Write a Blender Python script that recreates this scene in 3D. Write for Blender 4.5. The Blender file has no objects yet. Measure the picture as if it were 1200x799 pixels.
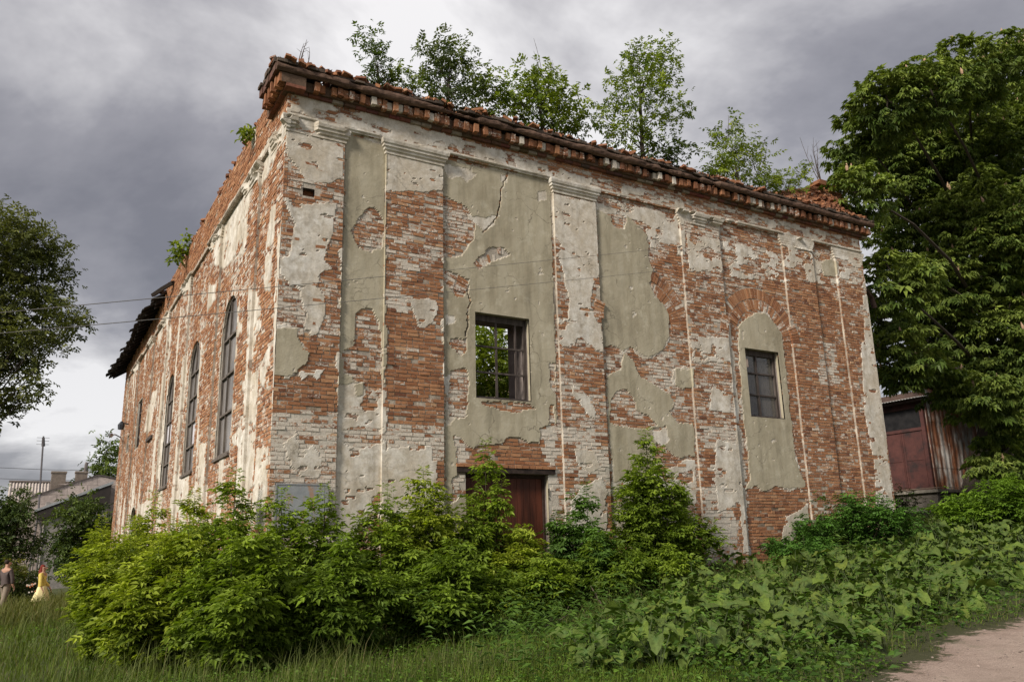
import bpy, math, random
import numpy as np
from mathutils import Vector, Matrix

rng = np.random.default_rng(7)
random.seed(7)
S = bpy.context.scene
COL = S.collection
OZ = 1.6                                  # eye height above the ground at the camera

# ------------------------------------------------------------------ camera
YAW, PIT, ROL, FPX = math.radians(30.657), math.radians(14.293), math.radians(1.458), 960.36
CAM = np.array([-3.892, -15.519, OZ])
def cam_basis():
    cy, sy = math.cos(YAW), math.sin(YAW)
    f = np.array([sy*math.cos(PIT), cy*math.cos(PIT), math.sin(PIT)])
    r = np.array([cy, -sy, 0.0]); d = np.cross(f, r)
    c, s = math.cos(ROL), math.sin(ROL)
    return np.array([c*r+s*d, -s*r+c*d, f])
RM = cam_basis()
cd = bpy.data.cameras.new("camera"); cam = bpy.data.objects.new("camera", cd); COL.objects.link(cam)
cd.sensor_width = 36; cd.lens = 36*FPX/1200; cd.clip_end = 2000; cd.clip_start = 0.1
M = Matrix.Identity(4)
for i in range(3):
    M[i][0] = RM[0][i]; M[i][1] = -RM[1][i]; M[i][2] = -RM[2][i]; M[i][3] = CAM[i]
cam.matrix_world = M
S.camera = cam

# ------------------------------------------------------------------ world, sun, exposure
SUN_DIR = Vector((-0.84, -0.30, 0.58)).normalized()
W = bpy.data.worlds.new("World"); S.world = W; W.use_nodes = True
nt = W.node_tree; nt.nodes.clear()
def N(t, typ, **kw):
    n = t.nodes.new(typ)
    for k, v in kw.items():
        if k.startswith('i_'):
            n.inputs[k[2:].replace('_', ' ')].default_value = v
        else:
            setattr(n, k, v)
    return n
def ramp(t, fac, stops, interp='LINEAR'):
    n = t.nodes.new('ShaderNodeValToRGB'); n.color_ramp.interpolation = interp
    e = n.color_ramp.elements
    while len(e) < len(stops): e.new(0.5)
    for el, (p, c) in zip(e, stops):
        el.position = p; el.color = (c, c, c, 1) if isinstance(c, (int, float)) else (*c, 1)
    t.links.new(fac, n.inputs['Fac']); return n.outputs['Color']
sky = N(nt, 'ShaderNodeTexSky', sky_type='NISHITA', sun_disc=False)
sky.sun_elevation = math.asin(SUN_DIR.z); sky.sun_rotation = math.atan2(SUN_DIR.x, SUN_DIR.y)
tc = N(nt, 'ShaderNodeTexCoord')
sep = N(nt, 'ShaderNodeSeparateXYZ'); nt.links.new(tc.outputs['Generated'], sep.inputs[0])
zc = N(nt, 'ShaderNodeMath', operation='MAXIMUM', i_1=0.0) if False else N(nt, 'ShaderNodeMath', operation='MAXIMUM')
zc.inputs[1].default_value = 0.0; nt.links.new(sep.outputs['Z'], zc.inputs[0])
za = N(nt, 'ShaderNodeMath', operation='ADD'); za.inputs[1].default_value = 0.30; nt.links.new(zc.outputs[0], za.inputs[0])
def div(a):
    n = N(nt, 'ShaderNodeMath', operation='DIVIDE'); nt.links.new(a, n.inputs[0]); nt.links.new(za.outputs[0], n.inputs[1]); return n.outputs[0]
cmb = N(nt, 'ShaderNodeCombineXYZ'); nt.links.new(div(sep.outputs['X']), cmb.inputs[0]); nt.links.new(div(sep.outputs['Y']), cmb.inputs[1])
cmb.inputs[2].default_value = 9.9
n1 = N(nt, 'ShaderNodeTexNoise'); n1.inputs['Scale'].default_value = 1.2; n1.inputs['Detail'].default_value = 7; n1.inputs['Roughness'].default_value = 0.57; n1.inputs['Distortion'].default_value = 0.2
nt.links.new(cmb.outputs[0], n1.inputs['Vector'])
cl = ramp(nt, n1.outputs['Fac'], [(0.35, (0.108, 0.105, 0.117)), (0.44, (0.165, 0.160, 0.172)), (0.51, (0.275, 0.267, 0.274)), (0.60, (0.45, 0.44, 0.44))])
grad = ramp(nt, zc.outputs[0], [(0.0, 1.08), (0.10, 0.98), (0.30, 0.92), (0.60, 1.05), (1.0, 1.35)])
mul = N(nt, 'ShaderNodeMixRGB', blend_type='MULTIPLY'); mul.inputs[0].default_value = 1; nt.links.new(cl, mul.inputs[1]); nt.links.new(grad, mul.inputs[2])
bgc = N(nt, 'ShaderNodeBackground'); bgc.inputs[1].default_value = 1.0; nt.links.new(mul.outputs[0], bgc.inputs[0])
bgs = N(nt, 'ShaderNodeBackground'); bgs.inputs[1].default_value = 0.07; nt.links.new(sky.outputs[0], bgs.inputs[0])
mx = N(nt, 'ShaderNodeMixShader'); mx.inputs[0].default_value = 0.90
nt.links.new(bgs.outputs[0], mx.inputs[1]); nt.links.new(bgc.outputs[0], mx.inputs[2])
wo = N(nt, 'ShaderNodeOutputWorld'); nt.links.new(mx.outputs[0], wo.inputs[0])
sl = bpy.data.lights.new("sun", 'SUN'); sl.energy = 2.4; sl.angle = math.radians(12); sl.color = (1.0, 0.92, 0.80)
so = bpy.data.objects.new("sun", sl); COL.objects.link(so); so.location = (-20, -10, 30)
so.rotation_euler = SUN_DIR.to_track_quat('Z', 'Y').to_euler()
S.view_settings.view_transform = 'Standard'; S.view_settings.look = 'None'; S.view_settings.gamma = 1
S.view_settings.exposure = 1.08

# ------------------------------------------------------------------ helpers
def ray(x, y):
    return RM.T @ np.array([(x-600)/FPX, (y-399.5)/FPX, 1.0])
def pt(x, y, Y=None, X=None):
    r = ray(x, y)
    t = (Y-CAM[1])/r[1] if Y is not None else (X-CAM[0])/r[0]
    return CAM + r*t
def depth_of(P):
    return float(RM[2] @ (np.asarray(P)-CAM))
def tag(o, label=None, cat=None, group=None, kind=None):
    if label: o['label'] = label
    if cat: o['category'] = cat
    if group: o['group'] = group
    if kind: o['kind'] = kind
    return o
def empty(name, loc, label, cat, group=None):
    o = bpy.data.objects.new(name, None); COL.objects.link(o); o.location = [float(v) for v in loc]
    o.empty_display_size = 0.3
    return tag(o, label, cat, group)
bpy.context.view_layer.update()
def link(name, me, parent=None, mat=None, kind=None):
    o = bpy.data.objects.new(name, me); COL.objects.link(o)
    if mat is not None and not me.materials:
        me.materials.append(mat)
    if parent is not None:
        o.parent = parent
        wl = np.zeros(3); q = parent
        while q is not None:
            wl += np.array(q.location); q = q.parent
        o.location = [-v for v in wl] if parent.parent is None else (0, 0, 0)
    if kind: o['kind'] = kind
    return o
# Convention: child meshes are written in world coordinates; the child's location cancels its root's.
def mesh_np(name, V, F, smooth=False, cols=None):
    """V (n,3); F (m,k) array of equal polygons or a list of such arrays"""
    me = bpy.data.meshes.new(name)
    V = np.ascontiguousarray(V, dtype=np.float32)
    Fs = F if isinstance(F, list) and np.ndim(F[0]) == 2 else [F]
    Fs = [np.asarray(f, dtype=np.int32) for f in Fs if len(f)]
    idx = np.concatenate([f.ravel() for f in Fs]); tot = np.concatenate([np.full(len(f), f.shape[1], dtype=np.int32) for f in Fs])
    st = np.concatenate([[0], np.cumsum(tot)[:-1]]).astype(np.int32)
    me.vertices.add(len(V)); me.vertices.foreach_set('co', V.ravel())
    me.loops.add(len(idx)); me.loops.foreach_set('vertex_index', idx.astype(np.int32))
    me.polygons.add(len(tot)); me.polygons.foreach_set('loop_start', st)
    me.polygons.foreach_set('use_smooth', np.full(len(tot), bool(smooth)))
    if cols is not None:
        a = me.color_attributes.new('col', 'FLOAT_COLOR', 'POINT')
        c = np.ones((len(V), 4), dtype=np.float32); cols = np.asarray(cols, dtype=np.float32); c[:, :cols.shape[1]] = cols
        a.data.foreach_set('color', c.ravel())
    me.update(calc_edges=True); me.validate()
    return me
class MB:
    """collects boxes, tubes and sheets into one mesh"""
    def __init__(s): s.V = []; s.Q = []; s.T = []; s.C = []; s.n = 0
    def add(s, V, Q=None, T=None, col=(1, 1, 1)):
        V = np.asarray(V, float)
        if Q is not None and len(Q): s.Q.append(np.asarray(Q)+s.n)
        if T is not None and len(T): s.T.append(np.asarray(T)+s.n)
        s.V.append(V); c = np.asarray(col, float)
        s.C.append(np.broadcast_to(c, (len(V), c.shape[-1])) if c.ndim == 1 else c); s.n += len(V)
    def hexa(s, P, col=(1, 1, 1)):        # 8 points: bottom ring 0-3, top ring 4-7
        s.add(P, [[0, 3, 2, 1], [4, 5, 6, 7], [0, 1, 5, 4], [1, 2, 6, 5], [2, 3, 7, 6], [3, 0, 4, 7]], col=col)
    def box(s, x0, x1, y0, y1, z0, z1, col=(1, 1, 1)):
        s.hexa([[x0, y0, z0], [x1, y0, z0], [x1, y1, z0], [x0, y1, z0], [x0, y0, z1], [x1, y0, z1], [x1, y1, z1], [x0, y1, z1]], col)
    def obox(s, c, ax, ay, az, col=(1, 1, 1), taper=1.0):      # oriented box from half axes
        c, ax, ay, az = [np.asarray(v, float) for v in (c, ax, ay, az)]
        s.hexa([c-ax-ay-az, c+ax-ay-az, c+ax+ay-az, c-ax+ay-az] + [c+(-ax-ay)*taper+az, c+(ax-ay)*taper+az, c+(ax+ay)*taper+az, c+(-ax+ay)*taper+az], col)
    def tube(s, pts, rads, k=6, col=(1, 1, 1)):
        pts = np.asarray(pts, float); n = len(pts); rads = np.broadcast_to(rads, n)
        T = np.gradient(pts, axis=0); T /= np.linalg.norm(T, axis=1)[:, None]+1e-9
        ref = np.array([0.31, 0.17, 0.93]) if abs(T[0][2]) < 0.8 else np.array([0.9, 0.3, 0.1])
        A = np.cross(T, ref); A /= np.linalg.norm(A, axis=1)[:, None]+1e-9; B = np.cross(T, A)
        th = np.arange(k)*2*np.pi/k
        V = (pts[:, None, :] + rads[:, None, None]*(np.cos(th)[None, :, None]*A[:, None, :] + np.sin(th)[None, :, None]*B[:, None, :])).reshape(-1, 3)
        i, j = np.meshgrid(np.arange(n-1), np.arange(k), indexing='ij'); i = i.ravel(); j = j.ravel(); j2 = (j+1) % k
        Q = np.stack([i*k+j, i*k+j2, (i+1)*k+j2, (i+1)*k+j], 1)
        s.add(V, Q, [[(n-1)*k, (n-1)*k+q, (n-1)*k+q+1] for q in range(1, k-1)], col)
    def mesh(s, name, smooth=False):
        V = np.concatenate(s.V); w = max(c.shape[1] for c in s.C)
        C = np.concatenate([np.pad(c, ((0, 0), (0, w-c.shape[1])), constant_values=1) for c in s.C])
        F = ([np.concatenate(s.Q)] if s.Q else []) + ([np.concatenate(s.T)] if s.T else [])
        return mesh_np(name, V, F, smooth, C)
    def build(s, name, mat, parent=None, kind=None, smooth=False):
        return link(name, s.mesh(name, smooth), parent, mat, kind)
# numpy noise
def _h(ix, iy, s):
    s = int(s)
    n = (ix.astype(np.int64)*374761393 + iy.astype(np.int64)*668265263 + s*974634777) & 0xffffffff
    n = ((n ^ (n >> 13))*1274126177) & 0xffffffff
    return ((n ^ (n >> 16)) & 0xffff)/65535.0
def vn(x, y, s=0):
    x = np.asarray(x, float); y = np.asarray(y, float)
    ix = np.floor(x); iy = np.floor(y); fx = x-ix; fy = y-iy
    fx = fx*fx*(3-2*fx); fy = fy*fy*(3-2*fy)
    a = _h(ix, iy, s); b = _h(ix+1, iy, s); c = _h(ix, iy+1, s); d = _h(ix+1, iy+1, s)
    return (a*(1-fx)+b*fx)*(1-fy)+(c*(1-fx)+d*fx)*fy
def fbm(x, y, s=0, o=4):
    r = 0; a = 0.5; t = 0
    for k in range(o):
        r = r+a*vn(np.asarray(x)*2**k, np.asarray(y)*2**k, s+k*17); t += a; a *= 0.5
    return r/t
def inpoly(px, py, poly):
    r = np.zeros(px.shape, bool); n = len(poly); j = n-1
    for i in range(n):
        xi, yi = poly[i]; xj, yj = poly[j]
        if yi != yj:
            r ^= ((yi > py) != (yj > py)) & (px < (xj-xi)*(py-yi)/(yj-yi)+xi)
        j = i
    return r

# ------------------------------------------------------------------ materials
def newmat(name):
    m = bpy.data.materials.new(name); m.use_nodes = True; t = m.node_tree; t.nodes.clear()
    o = t.nodes.new('ShaderNodeOutputMaterial'); b = t.nodes.new('ShaderNodeBsdfPrincipled')
    t.links.new(b.outputs[0], o.inputs[0]); b.inputs['Roughness'].default_value = 0.9
    b.inputs['Specular IOR Level'].default_value = 0.25
    return m, t, b, o
def noise(t, scale, detail=5, rough=0.6, vec=None, stretch=None, dist=0.0):
    n = N(t, 'ShaderNodeTexNoise'); n.inputs['Scale'].default_value = scale; n.inputs['Detail'].default_value = detail
    n.inputs['Roughness'].default_value = rough; n.inputs['Distortion'].default_value = dist
    g = N(t, 'ShaderNodeNewGeometry'); v = g.outputs['Position']
    if stretch:
        mp = N(t, 'ShaderNodeMapping'); mp.inputs['Scale'].default_value = stretch; t.links.new(v, mp.inputs[0]); v = mp.outputs[0]
    t.links.new(v, n.inputs['Vector']); return n.outputs['Fac']
def mix(t, fac, a, b, mode='MIX'):
    n = N(t, 'ShaderNodeMixRGB', blend_type=mode)
    for s_, v in ((0, fac), (1, a), (2, b)):
        if hasattr(v, 'is_linked'): t.links.new(v, n.inputs[s_])
        elif isinstance(v, (int, float)): n.inputs[s_].default_value = v if s_ == 0 else (v, v, v, 1)
        else: n.inputs[s_].default_value = (*v, 1)
    return n.outputs[0]
def math_(t, op, a, b, clamp=False):
    n = N(t, 'ShaderNodeMath', operation=op); n.use_clamp = clamp
    for s_, v in ((0, a), (1, b)):
        if hasattr(v, 'is_linked'): t.links.new(v, n.inputs[s_])
        else: n.inputs[s_].default_value = v
    return n.outputs[0]
def bump(t, b, h, strength=0.5, dist=0.02):
    n = N(t, 'ShaderNodeBump'); n.inputs['Strength'].default_value = strength; n.inputs['Distance'].default_value = dist
    t.links.new(h, n.inputs['Height']); t.links.new(n.outputs[0], b.inputs['Normal'])
def vcol(t, name='col'):
    n = N(t, 'ShaderNodeVertexColor', layer_name=name); return n.outputs['Color']
def sepc(t, c):
    n = N(t, 'ShaderNodeSeparateColor'); t.links.new(c, n.inputs[0]); return n.outputs
def simple(name, c1, c2, scale=6, rough=0.9, bs=0.3, bd=0.01, stretch=None, metallic=0.0, stops=(0.35, 0.65)):
    m, t, b, o = newmat(name)
    f = noise(t, scale, 6, 0.65, stretch=stretch)
    t.links.new(ramp(t, f, [(stops[0], c1), (stops[1], c2)]), b.inputs['Base Color'])
    b.inputs['Roughness'].default_value = rough; b.inputs['Metallic'].default_value = metallic
    if bs: bump(t, b, noise(t, scale*4, 5, 0.7, stretch=stretch), bs, bd)
    return m
# plaster / mortar sheet.  col: R = olive render, G = old lime plaster, B = lime left on the brick, A = unused
def mat_wall():
    m, t, b, o = newmat("wall_plaster_and_mortar")
    R, G, B = sepc(t, vcol(t))[:3]
    big = noise(t, 0.9, 6, 0.62); mid = noise(t, 4.5, 7, 0.68); fine = noise(t, 26, 5, 0.7); run = noise(t, 3.2, 5, 0.6, stretch=(1, 1, 0.16))
    mort = ramp(t, mid, [(0.3, (0.10, 0.068, 0.048)), (0.50, (0.25, 0.19, 0.14)), (0.66, (0.48, 0.42, 0.34))])
    lime = ramp(t, fine, [(0.3, (0.40, 0.365, 0.315)), (0.6, (0.62, 0.585, 0.52))])
    mort = mix(t, 0.6, mort, ramp(t, fine, [(0.3, 0.35), (0.6, 1.2)]), 'MULTIPLY'); bas = mix(t, B, mort, lime)
    oldp = ramp(t, mid, [(0.30, (0.36, 0.315, 0.255)), (0.46, (0.53, 0.49, 0.43)), (0.58, (0.69, 0.66, 0.61)), (0.8, (0.75, 0.725, 0.68))])
    oldp = mix(t, ramp(t, big, [(0.36, 0.0), (0.60, 0.70)]), oldp, (0.47, 0.405, 0.315)); oldp = mix(t, 0.35, oldp, ramp(t, fine, [(0.3, 0.55), (0.6, 1.1)]), 'MULTIPLY'); oldp = mix(t, ramp(t, noise(t, 1.7, 7, 0.7), [(0.52, 0.0), (0.64, 0.55)]), oldp, (0.70, 0.665, 0.61))
    olive = ramp(t, big, [(0.30, (0.325, 0.285, 0.205)), (0.5, (0.390, 0.348, 0.258)), (0.72, (0.45, 0.405, 0.305))])
    olive = mix(t, ramp(t, run, [(0.48, 0.0), (0.70, 0.38)]), olive, (0.53, 0.49, 0.395))
    olive = mix(t, ramp(t, mid, [(0.665, 0.0), (0.70, 0.65)]), olive, (0.60, 0.565, 0.485))
    olive = mix(t, 0.16, olive, fine, 'MULTIPLY')
    vr = N(t, 'ShaderNodeTexVoronoi', feature='DISTANCE_TO_EDGE'); vr.inputs['Scale'].default_value = 1.15
    gw = N(t, 'ShaderNodeNewGeometry'); wn = N(t, 'ShaderNodeTexNoise'); wn.inputs['Scale'].default_value = 2.6; wn.inputs['Detail'].default_value = 6; t.links.new(gw.outputs['Position'], wn.inputs['Vector'])
    av = N(t, 'ShaderNodeVectorMath', operation='ADD'); sc_ = N(t, 'ShaderNodeVectorMath', operation='SCALE'); sc_.inputs['Scale'].default_value = 0.55; t.links.new(wn.outputs['Color'], sc_.inputs[0]); t.links.new(gw.outputs['Position'], av.inputs[0]); t.links.new(sc_.outputs[0], av.inputs[1]); t.links.new(av.outputs[0], vr.inputs['Vector'])
    crk = math_(t, 'MULTIPLY', ramp(t, vr.outputs['Distance'], [(0.0, 1.0), (0.013, 0.0)]), ramp(t, big, [(0.46, 0.0), (0.58, 0.75)]))
    streak = noise(t, 5.5, 5, 0.65, stretch=(1, 1, 0.05))
    olive = mix(t, ramp(t, streak, [(0.56, 0.0), (0.74, 0.50)]), olive, (0.245, 0.225, 0.165))
    olive = mix(t, ramp(t, noise(t, 2.1, 7, 0.72), [(0.555, 0.0), (0.62, 0.42)]), olive, (0.50, 0.465, 0.37))
    oldp = mix(t, ramp(t, streak, [(0.55, 0.0), (0.75, 0.45)]), oldp, (0.33, 0.285, 0.225))
    c = mix(t, G, bas, oldp); c = mix(t, R, c, olive); c = mix(t, math_(t, 'MULTIPLY', crk, math_(t, 'ADD', R, math_(t, 'MULTIPLY', G, 0.6))), c, (0.10, 0.085, 0.065))
    dirt = ramp(t, run, [(0.30, 0.62), (0.5, 1.0)])
    c = mix(t, 0.7, c, dirt, 'MULTIPLY')
    t.links.new(c, b.inputs['Base Color']); b.inputs['Roughness'].default_value = 0.95; b.inputs['Specular IOR Level'].default_value = 0.1
    h = math_(t, 'ADD', math_(t, 'MULTIPLY', mid, 0.6), math_(t, 'MULTIPLY', fine, 0.4))
    bump(t, b, h, 0.55, 0.018)
    return m
# bricks. col: R,G = random tint, B = whiteness
def mat_brick():
    m, t, b, o = newmat("old_red_brick")
    R, G, B = sepc(t, vcol(t))[:3]
    base = ramp(t, R, [(0.0, (0.15, 0.062, 0.036)), (0.25, (0.245, 0.105, 0.052)), (0.55, (0.318, 0.147, 0.073)), (0.85, (0.395, 0.205, 0.108)), (1.0, (0.45, 0.28, 0.165))])
    fine = noise(t, 30, 6, 0.75); mid = noise(t, 7.5, 7, 0.7, stretch=(1, 1, 1.7)); big = noise(t, 1.3, 5, 0.6)
    base = mix(t, 0.55, base, ramp(t, fine, [(0.25, 0.45), (0.6, 1.15)]), 'MULTIPLY')
    base = mix(t, ramp(t, big, [(0.45, 0.0), (0.7, 0.30)]), base, (0.20, 0.115, 0.075))
    nn = math_(t, 'ADD', math_(t, 'MULTIPLY', mid, 0.60), math_(t, 'MULTIPLY', fine, 0.40))
    soot = noise(t, 2.4, 6, 0.7); base = mix(t, ramp(t, soot, [(0.55, 0.0), (0.72, 0.55)]), base, (0.105, 0.058, 0.040))
    base = mix(t, ramp(t, noise(t, 62, 4, 0.8), [(0.60, 0.0), (0.66, 0.7)]), base, (0.47, 0.40, 0.32))
    thr = math_(t, 'SUBTRACT', 0.70, math_(t, 'MULTIPLY', B, 0.42))
    k = math_(t, 'MULTIPLY', math_(t, 'SUBTRACT', nn, thr), 14.0, True)
    lime = ramp(t, fine, [(0.25, (0.36, 0.315, 0.26)), (0.62, (0.64, 0.595, 0.525))])
    c = mix(t, math_(t, 'MULTIPLY', k, 0.92), base, lime)
    t.links.new(c, b.inputs['Base Color']); b.inputs['Roughness'].default_value = 0.92; b.inputs['Specular IOR Level'].default_value = 0.15
    bump(t, b, nn, 0.6, 0.010)
    return m
def mat_leaf(name, trans=0.35, gloss=0.42, hue=(1.2, 1.3, 0.35), mott=0.0):
    m, t, b, o = newmat(name)
    c = vcol(t)
    if mott:
        f = noise(t, 34, 5, 0.7); c = mix(t, mott, c, ramp(t, f, [(.3, .45), (.7, 1.35)]), 'MULTIPLY'); bump(t, b, f, .5, .01)
    t.links.new(c, b.inputs['Base Color']); b.inputs['Roughness'].default_value = gloss+.12; b.inputs['Specular IOR Level'].default_value = 0.16
    tr = N(t, 'ShaderNodeBsdfTranslucent'); t.links.new(mix(t, 1.0, c, hue, 'MULTIPLY'), tr.inputs[0])
    ms = N(t, 'ShaderNodeMixShader'); ms.inputs[0].default_value = trans
    t.links.new(b.outputs[0], ms.inputs[1]); t.links.new(tr.outputs[0], ms.inputs[2]); t.links.new(ms.outputs[0], o.inputs[0])
    return m
def mat_v(name, rough=0.9, sc=14, amt=0.5, bs=0.4, bd=0.01, stretch=None, spec=0.2):
    m, t, b, o = newmat(name)
    f = noise(t, sc, 6, 0.7, stretch=stretch)
    t.links.new(mix(t, amt, vcol(t), ramp(t, f, [(0.28, 0.35), (0.68, 1.2)]), 'MULTIPLY'), b.inputs['Base Color'])
    b.inputs['Roughness'].default_value = rough; b.inputs['Specular IOR Level'].default_value = spec
    if bs: bump(t, b, f, bs, bd)
    return m
MW, MBR = mat_wall(), mat_brick()
MLEAF = mat_leaf("box_elder_leaf"); MDARK = mat_leaf("dark_leaf", 0.22, 0.38); MBUR = mat_leaf("burdock_leaf", 0.18, 0.50, (1.0, 1.3, 0.4), 0.6); MGRASS = mat_leaf("grass_blade", 0.3, 0.6)
MBARK = mat_v("bark", 0.95, 18, 0.7, 0.6, 0.02, (1, 1, 0.3))
MWOOD = simple("weathered_frame_wood", (0.030, 0.022, 0.020), (0.10, 0.082, 0.074), 9, 0.8, 0.3, 0.004, (1, 1, 0.2))
MCOR = mat_v("sooty_cornice", 0.95, 9, 0.75, 0.8, 0.02)
MMET = mat_v("painted_metal", 0.55, 5, 0.55, 0.2, 0.004, (1, 1, 0.35), 0.4)
MCORE = simple("inner_masonry", (0.20, 0.12, 0.08), (0.40, 0.33, 0.27), 3.0, 0.95, 0.5, 0.02)
MREV = simple("window_reveal_plaster", (0.13, 0.108, 0.103), (0.26, 0.22, 0.205), 2.6, 0.95, 0.4, 0.01)
MCONC = mat_v("concrete", 0.95, 5, 0.6, 0.5, 0.015)
MCLOTH = mat_v("cloth", 0.95, 30, 0.25, 0.0)
MWIRE = mat_v("cable_sheath", 0.7, 5, 0.1, 0.0)

# ------------------------------------------------------------------ ground
_gx = [-60, -20, -6, 0, 6, 12, 18, 26, 40, 120]; _gz = [-0.7, -0.55, -0.2, 0.10, 0.50, 0.95, 1.55, 2.6, 3.2, 3.4]
def ground_z(X, Y):
    X = np.asarray(X, float); Y = np.asarray(Y, float)
    a = np.interp(X, _gx, _gz)
    k = np.clip((Y+11.5)/10.0, 0, 1); k = k*k*(3-2*k)
    far = np.clip((Y-60)/80, 0, 1)
    return a*k*(1-far) + 0.05*(fbm(X*0.5, Y*0.5, 5, 3)-0.5)
def gpt(x, y):
    r = ray(x, y); t = 3.0
    lo, hi = 2.0, 300.0
    ts = np.linspace(4, 90, 1500); P = CAM[None]+r[None]*ts[:, None]
    below = P[:, 2] < ground_z(P[:, 0], P[:, 1])
    return P[np.argmax(below)] if below.any() else P[-1]
gs = np.concatenate([np.linspace(-900, -70, 12), np.linspace(-60, 80, 281), np.linspace(95, 900, 12)])
gX, gY = np.meshgrid(gs, gs, indexing='ij'); gZ = ground_z(gX, gY)
ng = len(gs); ii, jj = np.meshgrid(np.arange(ng-1), np.arange(ng-1), indexing='ij'); ii = ii.ravel(); jj = jj.ravel()
gq = np.stack([ii*ng+jj, (ii+1)*ng+jj, (ii+1)*ng+jj+1, ii*ng+jj+1], 1)
m, t, b, o = newmat("meadow_soil")
t.links.new(mix(t, ramp(t, noise(t, 0.6, 5, 0.6), [(0.4, 0.0), (0.7, 1.0)]), ramp(t, noise(t, 5, 6, 0.7), [(0.3, (0.035, 0.046, 0.016)), (0.7, (0.080, 0.10, 0.034))]), (0.07, 0.07, 0.03)), b.inputs['Base Color'])
bump(t, b, noise(t, 9, 6, 0.7), 0.8, 0.06)
link("ground", mesh_np("ground", np.stack([gX, gY, gZ], -1).reshape(-1, 3), gq, True), None, m, 'structure')
# dirt road: runs past the camera, its far edge crosses the lower right corner of the view
edge = [gpt(x, y)[:2] for x, y in ((950, 812), (1030, 799), (1062, 780), (1100, 757), (1150, 741), (1200, 722))]
edge = [np.array([-14, -13.4]), np.array([-6, -12.9]), np.array([-1.5, -12.6])] + edge + [edge[-1]+np.array([5, 1.6]), edge[-1]+np.array([14, 3.2]), edge[-1]+np.array([40, 5.0])]
edge = np.array(edge)
def road_edge(X): return np.interp(X, edge[:, 0], edge[:, 1])
rxs = np.concatenate([np.arange(-14, 20, 0.12), np.arange(20, 48, 0.6)]); rw = np.linspace(0, 1, 26)
RX, RT = np.meshgrid(rxs, rw, indexing='ij')
RYe = road_edge(RX)+0.45+0.5*(fbm(RX*1.4, RX*0+3, 3)-0.5)+0.3*(fbm(RX*6, RX*0+9, 8)-0.5)
RY = RYe-RT*5.5
rut = 0.03*(np.cos((RT-0.28)*11)+1)*0.5
RZ = ground_z(RX, RY)+0.010+0.035*np.clip(RT*8, 0, 1)-0.4*rut*0.5+0.012*fbm(RX*3, RY*3, 4)
nr = len(rw); ii, jj = np.meshgrid(np.arange(len(rxs)-1), np.arange(nr-1), indexing='ij'); ii = ii.ravel(); jj = jj.ravel()
rq = np.stack([ii*nr+jj, ii*nr+jj+1, (ii+1)*nr+jj+1, (ii+1)*nr+jj], 1)
m, t, b, o = newmat("dry_dirt")
c = ramp(t, noise(t, 2.2, 7, 0.68), [(0.28, (0.20, 0.135, 0.105)), (0.5, (0.36, 0.262, 0.215)), (0.72, (0.46, 0.35, 0.295))])
c = mix(t, 0.7, c, ramp(t, noise(t, 30, 6, 0.8), [(0.32, 0.35), (0.6, 1.15)]), 'MULTIPLY'); c = mix(t, ramp(t, noise(t, 5.5, 6, 0.75, stretch=(.5, 1.6, 1)), [(0.50, 0.0), (0.66, 0.55)]), c, (0.155, 0.105, 0.082))
c = mix(t, ramp(t, noise(t, 1.1, 6, 0.7), [(0.58, 0.0), (0.66, 0.8)]), c, (0.07, 0.075, 0.03))
RD = sepc(t, vcol(t)); vg = math_(t, 'MULTIPLY', math_(t, 'SUBTRACT', math_(t, 'ADD', noise(t, 7, 6, 0.75), RD[0]), 0.92), 9.0, True)
c = mix(t, math_(t, 'MULTIPLY', RD[1], 0.45), c, (0.50, 0.40, 0.34)); c = mix(t, vg, (0.060, 0.062, 0.026), c)
t.links.new(c, b.inputs['Base Color']); bump(t, b, noise(t, 16, 7, 0.75), 1.0, 0.06)
link("dirt_road", mesh_np("dirt_road", np.stack([RX, RY, RZ], -1).reshape(-1, 3), rq, True, np.stack([np.clip(RT*5.5/1.3, 0, 1), rut/.03, RT], -1).reshape(-1, 3)), None, m, 'structure')
# ------------------------------------------------------------------ the ruined building
ruin = empty('ruined_building', (0, 0, 0), 'large roofless old brick building with peeling white and olive plaster', 'building')
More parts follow.
